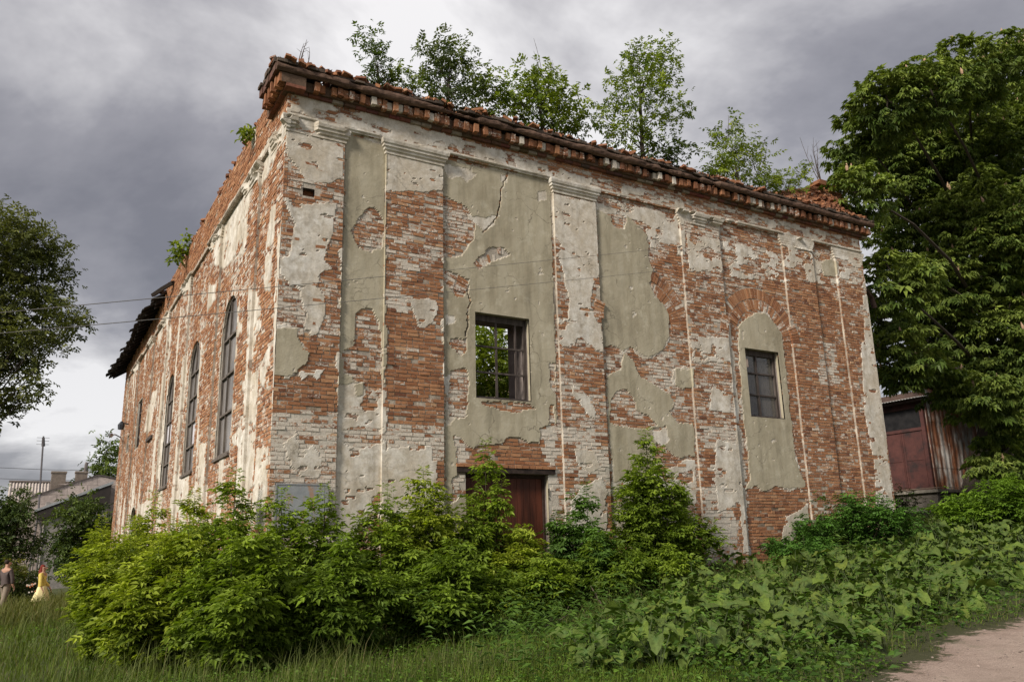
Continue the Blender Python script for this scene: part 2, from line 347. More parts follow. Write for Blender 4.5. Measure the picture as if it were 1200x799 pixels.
# painter list in photograph pixels, turned into wall coordinates on the facade plane
FP = [
 ('WN', [(331,100),(690,210),(690,228),(333,142)], .40), ('WN', [(690,208),(1008,282),(1008,296),(690,226)], .52),
 ('B', [(400,300),(405,640),(318,640),(318,480),(395,484)], .70), ('B', [(318,395),(395,395),(395,484),(318,482)], .16),
 ('W', [(334,149),(340,152),(365,160),(402,165),(400,208),(392,214),(385,216),(368,216),(355,210),(350,200),(340,187),(335,182)]),
 ('W', [(332,232),(355,240),(395,240),(390,258),(391,275),(382,288),(379,305),(387,315),(372,326),(371,336),(381,348),(380,370),(372,394),(362,394),(356,388),(359,370),(354,352),(350,339),(340,337),(329,323),(326,307),(337,300),(341,285),(345,265),(338,252)]),
 ('O', [(320,386),(347,386),(350,405),(361,415),(360,425),(350,430),(347,435),(335,440),(319,442)]),
 ('W', [(347,436),(382,432),(372,446),(360,440),(352,446)]),
 ('W', [(330,520),(345,505),(352,530),(365,520),(378,540),(372,560),(352,556),(340,545)]),
 ('O', [(405,156),(452,170),(452,450),(396,450)]),
 ('B', [(430,243),(440,243),(448,256),(450,265),(448,290),(435,296),(420,290),(414,279),(410,268),(422,255)], .45),
 ('B', [(417,366),(425,361),(437,362),(444,375),(446,400),(446,420),(449,440),(449,457),(430,456),(420,447),(410,440),(402,437),(402,425),(398,412),(415,405),(417,395)], .42),
 ('W', [(395,452),(420,448),(428,456),(452,456),(452,640),(394,640)]),
 ('O', [(416,452),(428,447),(426,462),(418,464)]),
 ('B', [(425,465),(432,462),(442,466),(443,478),(430,483),(421,478)], .3), ('B', [(403,505),(425,500),(447,502),(447,520),(420,528),(405,520)], .70),
 ('B', [(428,511),(440,510),(440,517),(430,518)], .2), ('B', [(411,527),(421,526),(421,533),(413,533)], .2), ('B', [(437,582),(446,579),(447,588),(438,592)], .1),
 ('B', [(428,571),(437,571),(437,573),(428,573)], .1), ('B', [(404,574),(411,574),(411,578),(404,578)], .1), ('B', [(432,600),(444,596),(446,610),(436,612)], .3), ('B', [(420,612),(452,605),(452,640),(420,640)], .4),
 ('W', [(452,181),(518,195),(517,225),(500,227),(487,225),(482,235),(467,235),(460,228),(452,226)]),
 ('B', [(451,226),(518,226),(518,300),(451,300)], .42), ('B', [(451,300),(519,300),(519,500),(451,500)], .26), ('B', [(451,440),(520,440),(521,498),(451,498)], .20),
 ('B', [(455,297),(476,292),(487,300),(505,288),(517,288),(508,312),(476,320),(470,305)], .70), ('B', [(452,340),(475,345),(484,358),(475,368),(452,360)], .75),
 ('W', [(475,352),(510,352),(512,365),(507,377),(497,387),(490,385),(485,372)]),
 ('B', [(451,496),(522,500),(522,535),(451,528)], .70), ('W', [(452,525),(505,523),(506,537),(522,545),(512,555),(512,570),(522,578),(522,640),(452,640)]),
 ('B', [(512,538),(522,538),(522,570),(512,568)], .15), ('B', [(479,523),(497,523),(497,528),(480,528)], .15),
 ('O', [(519,186),(643,212),(650,240),(656,400),(657,640),(523,640),(520,420)]),
 ('W', [(519,192),(545,197),(560,205),(548,214),(540,206),(526,210)]), ('W', [(588,205),(596,205),(594,214),(588,215)]), ('W', [(628,225),(640,224),(641,234),(632,236)]),
 ('B', [(518,228),(532,236),(546,243),(552,252),(558,257),(555,280),(541,300),(525,303),(517,300)], .55), ('W', [(546,250),(570,256),(583,252),(580,262),(566,270),(556,262)]),
 ('B', [(518,316),(532,320),(550,328),(550,338),(543,348),(535,348),(525,335),(520,328)], .5), ('B', [(555,308),(565,298),(573,289),(592,291),(598,300),(575,308),(562,315)], .55),
 ('W', [(522,370),(534,370),(534,380),(523,381)]), ('B', [(530,397),(546,397),(547,412),(540,415),(528,405)], .5), ('W', [(520,440),(526,437),(532,455),(528,480),(535,492),(522,500)]),
 ('B', [(528,434),(545,431),(550,445),(549,480),(547,490),(528,490),(524,470)], .55),
 ('B', [(565,470),(620,472),(628,478),(610,482),(590,481),(567,474)], .3),
 ('B', [(536,517),(555,524),(575,520),(587,520),(595,512),(610,512),(620,517),(632,519),(635,500),(650,496),(656,520),(656,570),(536,560)], .12), ('B', [(632,500),(656,495),(657,560),(645,560),(640,530)], .75),
 ('B', [(643,556),(658,556),(660,610),(645,610)], .8), ('B', [(533,510),(550,522),(548,545),(534,545)], .8), ('B', [(530,560),(548,556),(546,580),(528,590)], .7),
 ('B', [(644,425),(650,425),(652,460),(645,455)], .6), ('B', [(645,475),(650,475),(650,498),(644,496)], .5),
 ('B', [(646,240),(700,236),(720,640),(657,640)], .42),
 ('W', [(646,228),(698,238),(700,322),(693,335),(690,358),(692,362),(697,377),(703,383),(706,410),(697,410),(680,396),(674,396),(672,408),(656,405),(652,375),(664,373),(666,350),(662,335),(657,312),(651,298),(656,293),(656,285),(648,278)]),
 ('W', [(670,450),(690,465),(697,482),(695,492),(687,487),(680,475),(668,462)]), ('B', [(658,502),(716,500),(718,640),(660,640)], .70), ('B', [(658,520),(676,524),(672,538),(660,534)], .3), ('B', [(695,512),(712,510),(712,522),(698,524)], .2), ('B', [(661,552),(677,552),(674,572),(662,572)], .15), ('B', [(680,558),(697,557),(696,565),(682,566)], .15), ('W', [(680,570),(705,560),(716,600),(700,640),(670,640),(668,590)]), ('B', [(708,580),(718,580),(718,640),(710,640)], .15), ('W', [(672,525),(696,528),(704,548),(690,556),(676,545)]),
 ('B', [(699,232),(812,262),(818,640),(717,640)], .46),
 ('WN', [(699,230),(800,254),(802,300),(762,290),(755,262),(700,246)], .40),
 ('O', [(699,246),(715,252),(718,265),(732,270),(735,252),(750,265),(759,277),(760,300),(766,317),(761,332),(767,345),(780,360),(785,375),(785,395),(777,410),(760,417),(752,415),(737,406),(730,410),(715,405),(707,407),(702,330)]),
 ('O', [(710,440),(728,433),(731,412),(740,420),(750,440),(768,452),(785,462),(790,477),(785,482),(792,495),(812,495),(816,508),(820,535),(797,537),(780,525),(770,512),(765,540),(760,560),(720,566),(715,520),(712,470)]),
 ('B', [(720,460),(735,455),(745,470),(745,480),(760,487),(770,497),(755,502),(735,500),(716,497),(715,472)], .40),
 ('O', [(792,432),(812,432),(814,455),(800,457),(792,452)]), ('W', [(765,500),(780,500),(785,515),(778,524),(765,515)]),
 ('W', [(716,566),(760,560),(800,540),(822,540),(828,640),(718,640)]), ('B', [(795,553),(812,550),(812,565),(800,568)], .3), ('B', [(800,590),(828,590),(832,660),(800,660)], .7),
 ('B', [(803,262),(850,275),(880,660),(820,660)], .46), ('WN', [(803,275),(846,285),(848,320),(806,320)], .42), ('WN', [(806,395),(852,395),(858,425),(812,425)], .42),
 ('W', [(832,452),(856,462),(854,485),(830,480)]), ('B', [(822,500),(878,500),(884,660),(826,660)], .70), ('B', [(822,520),(838,525),(838,545),(824,545)], .2), ('B', [(822,548),(836,550),(834,570),(824,570)], .15), ('W', [(838,515),(862,520),(866,590),(840,600),(836,560)]), ('B', [(860,590),(878,590),(884,660),(864,660)], .3),
 ('W', [(850,372),(855,372),(862,430),(868,500),(880,650),(870,650),(860,500)]),
 ('B', [(850,285),(930,300),(950,660),(884,660)], .34), ('WN', [(848,282),(925,300),(926,330),(850,325)], .50),
 ('O', [(866,382),(872,375),(885,366),(897,367),(907,377),(916,392),(919,407),(922,440),(925,475),(928,495),(930,520),(932,537),(940,560),(947,571),(910,570),(897,575),(884,570),(874,573),(879,560),(877,530),(872,500),(868,440),(865,400)]),
 ('B', [(876,574),(946,574),(952,665),(882,665)], .06), ('W', [(947,590),(948,612),(930,632),(922,655),(912,642),(922,606)]),
 ('B', [(923,292),(982,305),(1012,590),(945,590)], .30), ('B', [(978,300),(1010,306),(1040,590),(1008,590)], .32), ('WN', [(922,288),(1008,305),(1012,335),(926,330)], .52), ('B', [(955,400),(975,400),(985,450),(962,450)], .55),
 ('WN', [(1008,315),(1014,315),(1022,395),(1012,400)], .4), ('W', [(1007,402),(1024,392),(1046,600),(1026,600),(1022,540),(1012,490)]), ('O', [(962,307),(975,303),(980,310),(980,325),(965,323)]),
]
LP = [
 ('B', [(318,100),(330,100),(318,640),(296,640)], .30),
 ('W', [(322,234),(326,240),(320,341),(312,341),(315,281)]), ('W', [(320,401),(317,454),(313,456),(308,449),(307,430),(313,418)]), ('W', [(303,526),(318,523),(315,589),(312,620),(296,620),(301,560)]),
 ('W', [(294,339),(301,341),(301,358),(305,362),(306,384),(301,392),(297,405),(295,420),(291,436)]), ('W', [(292,435),(302,435),(301,490),(295,499),(289,497)]), ('W', [(285,497),(287,512),(285,525),(276,521),(274,512)]),
 ('W', [(280,228),(283,233),(280,280),(275,300),(263,315),(251,310),(254,290),(265,260),(270,240)]), ('W', [(296,208),(299,210),(295,235),(286,238),(285,228)]), ('W', [(325,158),(330,160),(323,198),(313,205),(305,218),(304,185)]), ('W', [(298,152),(303,155),(301,178),(297,172)]),
 ('W', [(245,335),(256,332),(254,352),(247,362),(243,372)]), ('W', [(278,378),(287,378),(285,392),(279,398)]),
 ('W', [(178,460),(184,455),(176,505),(170,508)]), ('W', [(236,520),(244,520),(240,590),(232,590)]), ('W', [(205,560),(218,556),(214,600),(200,600)]), ('W', [(165,590),(178,585),(174,620),(164,620)]), ('W', [(222,575),(236,560),(234,610),(220,610)]),
]
def inhole(u, v, H, g=0.0):
    r = np.zeros(np.shape(u), bool)
    for (u0, u1, v0, v1, rise) in H:
        c = (u0+u1)/2; w = (u1-u0)/2
        top = v1 - rise + (rise*np.sqrt(np.clip(1-((u-c)/w)**2, 0, 1)) if rise else 0)
        r |= (u > u0-g) & (u < u1+g) & (v > v0-g) & (v < top+g)
    return r
def lines(a, b, step, special):
    base = np.linspace(a, b, int(round((b-a)/step))+1); special = np.array(sorted(set(special)))
    keep = [x for x in base if len(special) == 0 or np.min(np.abs(special-x)) > 0.45*step]
    return np.unique(np.concatenate([keep, special]))
LEDGE = 10.44
def facade(front, U, V, du, dv, rec, H, polys, archs, seed, gflow):
    tow = (lambda u, d, v: np.stack([u, -d, v], -1)) if front else (lambda u, d, v: np.stack([-d, u, v], -1))
    sp = [x+s for r in rec for x in r for s in (-0.0006, 0.0006)] + [x for h in H for x in h[:2]]
    us = lines(U[0], U[1], du, sp); vs = lines(V[0], V[1], dv, [LEDGE-0.0006, LEDGE+0.0006]+[x for h in H for x in (h[2], h[3])])
    u, v = np.meshgrid(us, vs, indexing='ij')
    def basef(u, v):
        r = np.zeros(np.shape(u), bool)
        for a, b in rec: r |= (u > a) & (u < b)
        return np.where(r & (v < LEDGE), -0.065, 0.0)
    pu = u + 0.10*(fbm(u*3.5, v*3.5, seed, 4)-0.5) + 0.05*(fbm(u*13, v*13, seed+3, 2)-0.5)
    pv = v + 0.10*(fbm(u*3.5+40, v*3.5, seed+1, 4)-0.5) + 0.06*(fbm(u*13, v*13+50, seed+5, 2)-0.5)
    pu2 = pu+0.34*(fbm(u*2.1, v*2.1, seed+61, 4)-0.5); pv2 = pv+0.34*(fbm(u*2.1+9, v*2.1+7, seed+63, 4)-0.5)
    R = np.zeros(u.shape); G = np.zeros(u.shape); WH = 0.15+0.5*fbm(u*0.9, v*0.9, seed+9, 4)
    gflow(u, v, R, G, WH)
    nz = fbm(u*2.6, v*4.5, seed+21, 5)
    for p in polys:
        if front: q = [(lambda P: (P[0], P[2]))(pt(x, y, Y=0.05)) for x, y in p[1]]
        else: q = [(lambda P: (P[1], P[2]))(pt(x, y, X=0.05)) for x, y in p[1]]
        a = np.array(q); s0 = np.searchsorted(us, a[:, 0].min()-0.2); s1 = np.searchsorted(us, a[:, 0].max()+0.2)
        t0 = np.searchsorted(vs, a[:, 1].min()-0.2); t1 = np.searchsorted(vs, a[:, 1].max()+0.2)
        sl_ = (slice(s0, s1), slice(t0, t1))
        mk = inpoly(pu[sl_], pv[sl_], q)
        if p[0] == 'O':
            mw = inpoly(pu2[sl_], pv2[sl_], q); G[sl_][mw] = 1; R[sl_][mw] = 0
        if p[0] == 'WN':
            n_ = nz[sl_]; mk2 = mk & (n_ > p[2]); G[sl_][mk2] = 1; R[sl_][mk2] = 0
            mk3 = mk & ~mk2; G[sl_][mk3] = 0; R[sl_][mk3] = 0; WH[sl_][mk3] = 0.45
        else:
            R[sl_][mk] = p[0] == 'O'; G[sl_][mk] = p[0] == 'W'
            if p[0] == 'B': WH[sl_][mk] = p[2]
    # little losses where single bricks show through
    loss = (fbm(u*3.3, v*7.5, seed+33, 3) > 0.735) & (G > 0); G[loss] = 0; WH[loss] = 0.35
    chip = (fbm(u*5.5, v*6.5, seed+37, 3) > 0.83) & (R > 0); R[chip] = 0; G[chip] = 1
    WH = np.clip(WH + 0.55*(fbm(u*1.9, v*3.2, seed+41, 5)-0.5), 0, 1)
    bd = basef(u, v)
    bulge = lambda u, v: 0.018*(fbm(u*1.1, v*1.1, seed+51, 3)-0.5)
    d = bd + bulge(u, v) + np.where(R > 0.5, 0.017, np.where(G > 0.5, 0.009, -0.011+0.0075*WH)) + 0.006*(fbm(u*7, v*7, seed+52, 3)-0.5)*(R+G > 0)
    if front:
        for line in ([(592,203),(584,230),(583,252),(566,274)], [(548,340),(547,372),(546,395)]):
            L = [pt(x, y, Y=0.09) for x, y in line]
            for a, b in zip(L[:-1], L[1:]):
                for tt in np.linspace(0, 1, 60):
                    q = a*(1-tt)+b*tt; iu = np.searchsorted(us, q[0]+0.16*(float(fbm(np.array(q[2]*4.3), np.array(2.0), 5, 4))-.5)); iv = np.searchsorted(vs, q[2])
                    if 0 < iu < len(us) and 0 < iv < len(vs): d[iu, iv] -= 0.016; R[iu, iv] = 0; G[iu, iv] = 0; WH[iu, iv] = 0
    # cells
    ni, nj = len(us), len(vs)
    cu = (us[:-1]+us[1:])/2; cv = (vs[:-1]+vs[1:])/2; CU, CV = np.meshgrid(cu, cv, indexing='ij')
    keep = ~inhole(CU, CV, H)
    # pull the staircase of arched heads on to the arch
    P_u, P_v = u.copy(), v.copy()
    for (u0, u1, v0, v1, rise) in H:
        if rise:
            c = (u0+u1)/2; w = (u1-u0)/2; top = v1-rise+rise*np.sqrt(np.clip(1-((u-c)/w)**2, 0, 1))
            mk = (u >= u0) & (u <= u1) & (v > v1-rise-0.05) & (v < top) & (v > top-2.2*dv); P_v[mk] = top[mk]
    ii, jj = np.nonzero(keep)
    q = np.stack([ii*nj+jj, (ii+1)*nj+jj, (ii+1)*nj+jj+1, ii*nj+jj+1], 1)
    if not front: q = q[:, ::-1]
    me = mesh_np('front_wall' if front else 'side_wall', tow(P_u, d, P_v).reshape(-1, 3), q, False, np.stack([R, G, WH], -1).reshape(-1, 3))
    wall = link(me.name, me, ruin, MW)
    # bricks
    def at(a, uu, vv):
        return a[np.clip(np.searchsorted(us, uu), 0, ni-1), np.clip(np.searchsorted(vs, vv), 0, nj-1)]
    cover = np.maximum(R, G)
    segs = []; cuts = sorted([U[0], U[1]]+[x for r in rec for x in r])
    cand = []
    r_ = np.random.default_rng(seed)
    rows = np.arange(V[0]+0.02, V[1]-0.03, 0.0815)
    for k, vb in enumerate(rows):
        seg = zip(cuts[:-1], cuts[1:]) if vb < LEDGE else [(U[0], U[1])]
        for a, b in seg:
            x = a + (0.0 if k % 2 else 0.13*r_.uniform(0.6, 1.0)); first = True
            if x > a+0.05: cand.append((a+0.002, x-0.010, vb))
            while x < b-0.03:
                L = 0.255 if (r_.random() < (0.75 if k % 3 else 0.25)) else 0.125
                L *= r_.uniform(0.93, 1.07); e = min(x+L, b-0.002)
                if b-e < 0.06: e = b-0.002
                cand.append((x, e, vb)); x = e+0.012
    cand = np.array(cand); h = 0.0665
    a, b_, vb = cand.T; mu = (a+b_)/2; mv = vb+h/2
    cov = sum((at(cover, x, y) > 0.5).astype(int) for x, y in ((mu, mv), (a+.02, vb+.01), (b_-.02, vb+.01), (a+.02, vb+h-.01), (b_-.02, vb+h-.01)))
    ok = (cov < 5) & ~inhole(mu, mv, H, 0.02) & ~inhole(a, mv, H, 0.0) & ~inhole(b_, mv, H, 0.0)
    for (ac, av, r1, r2) in archs:
        rr = np.hypot(mu-ac, (mv-av)); ok &= ~((rr > r1-0.03) & (rr < r2+0.03) & (mv > av))
    a, b_, vb, mu, mv = a[ok], b_[ok], vb[ok], mu[ok], mv[ok]; n = len(a)
    bdn = basef(mu, mv)
    fd = bdn + bulge(mu, mv) + r_.normal(0.001, 0.0045, n) - (r_.random(n) < 0.03)*r_.uniform(0.012, 0.04, n)
    j = lambda s: r_.uniform(-s, s, n)
    hh = h*r_.uniform(0.94, 1.12, n); til = r_.normal(0, 0.003, n)
    ch = 0.0035
    bk = [(a, vb), (b_, vb), (b_, vb+hh), (a, vb+hh)]
    Vv = np.zeros((n, 8, 3))
    for q_, (x, y) in enumerate(bk):
        sx = (1, -1, -1, 1)[q_]; sy = (1, 1, -1, -1)[q_]; tl = til*(-1 if q_ in (0, 3) else 1)
        Vv[:, q_] = tow(x+j(.002), bdn-0.07, y+tl); Vv[:, q_+4] = tow(x+sx*ch*r_.uniform(0.2, 1.5, n)+j(.003), fd+j(.003), y+tl+sy*ch*r_.uniform(0.2, 1.4, n))
    Cc = np.zeros((n, 3)); Cc[:, 0] = np.clip(r_.normal(0.50, 0.24, n), 0, 1); Cc[:, 1] = r_.random(n)
    Cc[:, 2] = np.clip(at(WH, mu, mv) + r_.normal(0, 0.13, n), 0, 1)
    for (ac, av, r1, r2) in archs:
        nseg = int(math.pi*(r1+r2)/2/0.078); mid_ = (r1+r2)/2
        for ring in ((r1, mid_-0.006), (mid_+0.006, r2)):
            for s_ in range(nseg):
                t0 = math.pi*(s_+0.07)/nseg; t1 = math.pi*(s_+0.93)/nseg; tm = (t0+t1)/2
                cu_, cv_ = ac+mid_*math.cos(tm), av+mid_*math.sin(tm)
                ru, rv_ = ac+(ring[0]+ring[1])/2*math.cos(tm), av+(ring[0]+ring[1])/2*math.sin(tm)
                if at(cover, ru, rv_) > 0.5: continue
                q4 = [(ring[0], t1), (ring[0], t0), (ring[1], t0), (ring[1], t1)]
                bb = float(basef(np.array(ru), np.array(rv_))); f_ = bb+r_.normal(0.006, 0.006); P = np.zeros((8, 3))
                for q_, (rr, tt) in enumerate(q4):
                    P[q_] = tow(np.array(ac+rr*math.cos(tt)), np.array(bb-.06), np.array(av+rr*math.sin(tt)))
                    rr2 = rr+(0.006 if q_ < 2 else -0.006)
                    P[q_+4] = tow(np.array(ac+rr2*math.cos(tt)), np.array(f_), np.array(av+rr2*math.sin(tt)))
                Vv = np.concatenate([Vv, P[None]]); Cc = np.concatenate([Cc, [[np.clip(r_.normal(.5, .2), 0, 1), r_.random(), np.clip(float(at(WH, ru, rv_))+r_.normal(0, .15), 0, 1)]]])
    return wall, Vv, Cc, front
BF = np.array([[4, 5, 6, 7], [0, 1, 5, 4], [1, 2, 6, 5], [2, 3, 7, 6], [3, 0, 4, 7]])
def put_bricks(wall, Vv, Cc, front, n_ind):
    F = BF if front else BF[:, ::-1]
    c = Vv[:, 4:].mean(1); q = (Vv[:, 4:]-CAM) @ RM.T; xy = q[..., :2]/q[..., 2:]*FPX+np.array([600, 399.5])
    e1 = xy[:, 1]-xy[:, 0]; e2 = xy[:, 3]-xy[:, 0]; ar = np.abs(e1[:, 0]*e2[:, 1]-e1[:, 1]*e2[:, 0])
    pc = xy.mean(1); vis = (pc[:, 0] > 5) & (pc[:, 0] < 1195) & (pc[:, 1] < 565) & (Cc[:, 2] < 0.6)
    order = np.argsort(-ar*vis); ind = order[:n_ind]; rest = np.setdiff1d(np.arange(len(Vv)), ind)
    for i in ind:
        link('brick', mesh_np('brick', Vv[i], F, False, np.repeat(Cc[i][None], 8, 0)), wall, MBR)
    k = len(rest)
    link('brickwork', mesh_np('brickwork', Vv[rest].reshape(-1, 3), (np.arange(k)[:, None, None]*8+F[None]).reshape(-1, 4), False, np.repeat(Cc[rest], 8, 0)), wall, MBR, 'stuff')
_a, _b = pt(555.6, 365.2, Y=.09), pt(621.7, 471.3, Y=.09); W1 = (_a[0], _b[0], _b[2], _a[2]-0.01)
_a, _b = pt(871.3, 407.7, Y=.09), pt(918.8, 491.4, Y=.09); W2 = (_a[0], _b[0], _b[2], _a[2])
_a, _b = pt(545, 556, Y=.09), pt(641.5, 556, Y=.09); DR = (_a[0], _b[0], 0.3, _b[2])
HF = [(*W1, 0), (*W2, 0), (*DR, 0)]
PHOLE = (*(lambda a, b: (a[0], b[0], b[2], a[2]))(pt(355, 219.5, Y=0), pt(368.5, 231.5, Y=0)), 0)
REC_F = [(1.27, 2.21), (3.59, 6.60), (7.87, 10.70), (12.12, 14.66), (15.95, 17.0)]
WC = (W2[0]+W2[1])/2
ARCHF = [(WC, 7.05, 0.93, 1.56), (9.22, 7.05, 0.95, 1.58), ((W1[0]+W1[1])/2, 7.0, 0.95, 1.57)]
def flow_f(u, v, R, G, WH):
    WH[:] = 0.25+0.35*fbm(u*0.7, v*0.7, 61, 3)
    top = v > 10.95; WH[top] = 0.15; G[top] = 0
HL = [(4.05, 5.72, 3.93, 7.93, 0.95), (8.85, 10.5, 3.95, 7.88, 0.95), (13.35, 14.95, 3.9, 7.75, 0.95), (22.4, 23.9, 6.25, 8.35, 0.0), (21.3, 23.0, 0.6, 3.7, 0.6), (26.4, 27.4, 6.5, 7.3, 0.0)]
REC_L = [(1.27, 2.21), (3.55, 6.4), (7.75, 11.15), (12.4, 15.6), (16.9, 19.5), (20.7, 24.6), (25.8, 28.9)]
def flow_l(u, v, R, G, WH):
    n_ = fbm(u*1.5, v*0.28, 71, 5) + 0.06*np.clip((4-v)/4, -1, 1) + 0.03*(v > 8.5)
    G[(n_ > 0.605) & (v < 10.3)] = 1
    WH[:] = 0.14+0.5*fbm(u*0.9, v*0.5, 75, 4)
    WH[v > 10.55] = 0.12
A_ = facade(True, (0.0, 18.3), (-0.1, 11.12), 0.0285, 0.0275, REC_F, HF+[PHOLE], FP, ARCHF, 11, flow_f); put_bricks(*A_, 270)
B_ = facade(False, (0.0, 30.3), (-0.5, 11.62), 0.075, 0.042, REC_L, HL, LP, [((h[0]+h[1])/2, h[3]-h[4]-0.05, 0.98, 1.24) for h in HL[:3]], 29, flow_l); put_bricks(*B_, 30)
front_wall, side_wall = A_[0], B_[0]
# masonry core behind the skin (one metre thick, real openings), right and rear walls
def core(name, front, U, V, H, d0, d1, mat, cut=None):
    mb = MB(); cu = sorted(set([U[0], U[1]]+[x for h in H for x in h[:2]]))
    for a, b in zip(cu[:-1], cu[1:]):
        z = V[0]; mid = (a+b)/2
        for h in sorted([h for h in H if h[0] <= mid <= h[1]], key=lambda h: h[2])+[(0, 0, V[1], V[1], 0)]:
            if h[2] > z+0.001:
                if front: mb.box(a, b, d0, d1, z, h[2])
                else: mb.box(d0, d1, a, b, z, h[2])
            z = h[3]
    return mb.build(name, mat, ruin)
core('wall_core', True, (0.14, 18.2), (-0.2, 11.40), HF, 0.17, 1.05, MREV)
core('wall_core', False, (1.06, 30.2), (-0.5, 11.55), HL, 0.17, 0.95, MCORE)
mb = MB()
yy = np.arange(1.06, 30.3, 0.9)
for i, y in enumerate(yy):                      # right-hand wall, its top broken down
    top = 11.2-2.6*float(vn(y*0.45, 2.0, 5))*(y > 3); mb.box(17.25, 18.24, y, min(y+0.9, 30.2)-0.002, 0.2, top)
for i, x in enumerate(np.arange(0.96, 17.2, 0.85)):
    op = (2.4 < (x % 5.1) < 4.0); top = 10.2-2.5*float(vn(x*0.5, 7.0, 9))
    if op: mb.box(x, x+0.848, 29.3, 30.2, -0.5, 3.6); mb.box(x, x+0.848, 29.3, 30.2, 6.9, max(top, 7.4))
    else: mb.box(x, x+0.848, 29.3, 30.2, -0.5, top)
mb.build('rear_walls', MCORE, ruin)
# opening returns: plastered edges from the skin to the core
def reveal(front, h):
    mb = MB(); u0, u1, v0, v1, rise = h; c = (u0+u1)/2; w = (u1-u0)/2
    if rise:
        th = np.linspace(0, math.pi, 17); P = [(u0, v0)]+[(c-w*math.cos(t), v1-rise+rise*math.sin(t)) for t in th]+[(u1, v0)]
    else: P = [(u0, v0), (u0, v1), (u1, v1), (u1, v0)]
    n = len(P); V = []
    for d in (-0.085, -0.175):
        for (a, b) in P: V.append((a, -d, b) if front else (-d, a, b))
    Q = [[i, (i+1) % n, n+(i+1) % n, n+i] for i in range(n)]
    mb.add(V, Q, col=(1, 0, 0.2) if front else (0, 1, .5)); return mb.build('window_reveal', MW, ruin)
for h in HF: reveal(True, h)
for h in HL: reveal(False, h)
mb = MB(); mb.box(PHOLE[0]-.01, PHOLE[1]+.01, 0.16, 0.168, PHOLE[2]-.01, PHOLE[3]+.01, (0.3, .5, 0)); mb.build('putlog_hole', MBR, ruin)
# capitals and string course
PROF = [(0.0, 0.0), (0.025, 0.012), (0.025, 0.05), (0.012, 0.058), (0.012, 0.075), (0.05, 0.10), (0.055, 0.145), (0.085, 0.165), (0.085, 0.215), (0.11, 0.235), (0.125, 0.30), (0.125, 0.34), (0.0, 0.355)]
def capital(front, u0, u1, v, er, seed):
    n = max(6, int((u1-u0)/0.05)); us = np.linspace(0, 1, n); V = []; k = len(PROF)
    side = 0.07
    for (d, h) in PROF:
        a, b = u0-d, u1+d
        row = [(a, -side)]+[(a+(b-a)*x, d) for x in us]+[(b, -side)]
        for (u, dd) in row:
            if dd > 0:
                e = fbm(np.array(u*2.2), np.array(h*5+3), seed, 4)
                dd = dd*(1.0 if e > er else 0.12)+0.004*float(vn(u*25, h*40, seed))
            V.append((u, -dd, v+h) if front else (-dd, u, v+h))
    m_ = n+2; Q = [[i*m_+j, i*m_+j+1, (i+1)*m_+j+1, (i+1)*m_+j] for i in range(k-1) for j in range(m_-1)]
    if not front: Q = [q[::-1] for q in Q]
    mb = MB(); mb.add(V, Q, col=(0, 1, 0.6)); mb.build('capital', MW, ruin)
for (a, b, er) in ((0.02, 1.27, .40), (2.21, 3.59, 0), (6.60, 7.87, .15), (10.70, 12.12, .50), (14.66, 15.95, .60), (17.0, 18.28, .9)):
    capital(True, a, b, 10.115, er, int(a*10)+3)
for (a, b, er) in ((0.02, 1.27, .62), (2.21, 3.55, .45), (6.4, 7.75, .60), (11.15, 12.4, .60), (15.6, 16.9, .6), (19.5, 20.7, .5), (24.6, 25.8, .5)):
    capital(False, a, b, 10.02, er, int(a*10)+5)
def course(front, L, v, d, hgt, er, seed, mat, col, name):
    n = int(L/0.07); us = np.linspace(0.0, L, n); V = []
    prof = [(-0.09, 0.0), (0.6, 0.0), (1.0, 0.35), (1.0, 1.0), (-0.05, 1.12)]
    for u in us:
        e = 1.0 if fbm(np.array(u*0.8), np.array(1.0), seed, 5) > er else 0.15
        for (a, b) in prof:
            dd = d*a*e+0.01*(float(vn(u*9, b*3, seed))-0.5) if a > 0 else a; vv = v+hgt*b+0.006*float(vn(u*6, 2, seed+b))
            V.append((u, -dd, vv) if front else (-dd, u, vv))
    k = len(prof); Q = [[i*k+j, (i+1)*k+j, (i+1)*k+j+1, i*k+j+1] for i in range(n-1) for j in range(k-1)]
    if not front: Q = [q[::-1] for q in Q]
    mb = MB(); mb.add(V, Q, col=col); mb.build(name, mat, ruin)
course(True, 18.3, 10.47, 0.045, 0.06, 0.36, 41, MW, (0, 1, .4), 'string_course')
course(False, 27.5, 10.36, 0.075, 0.08, 0.50, 43, MW, (0, .25, .1), 'string_course')
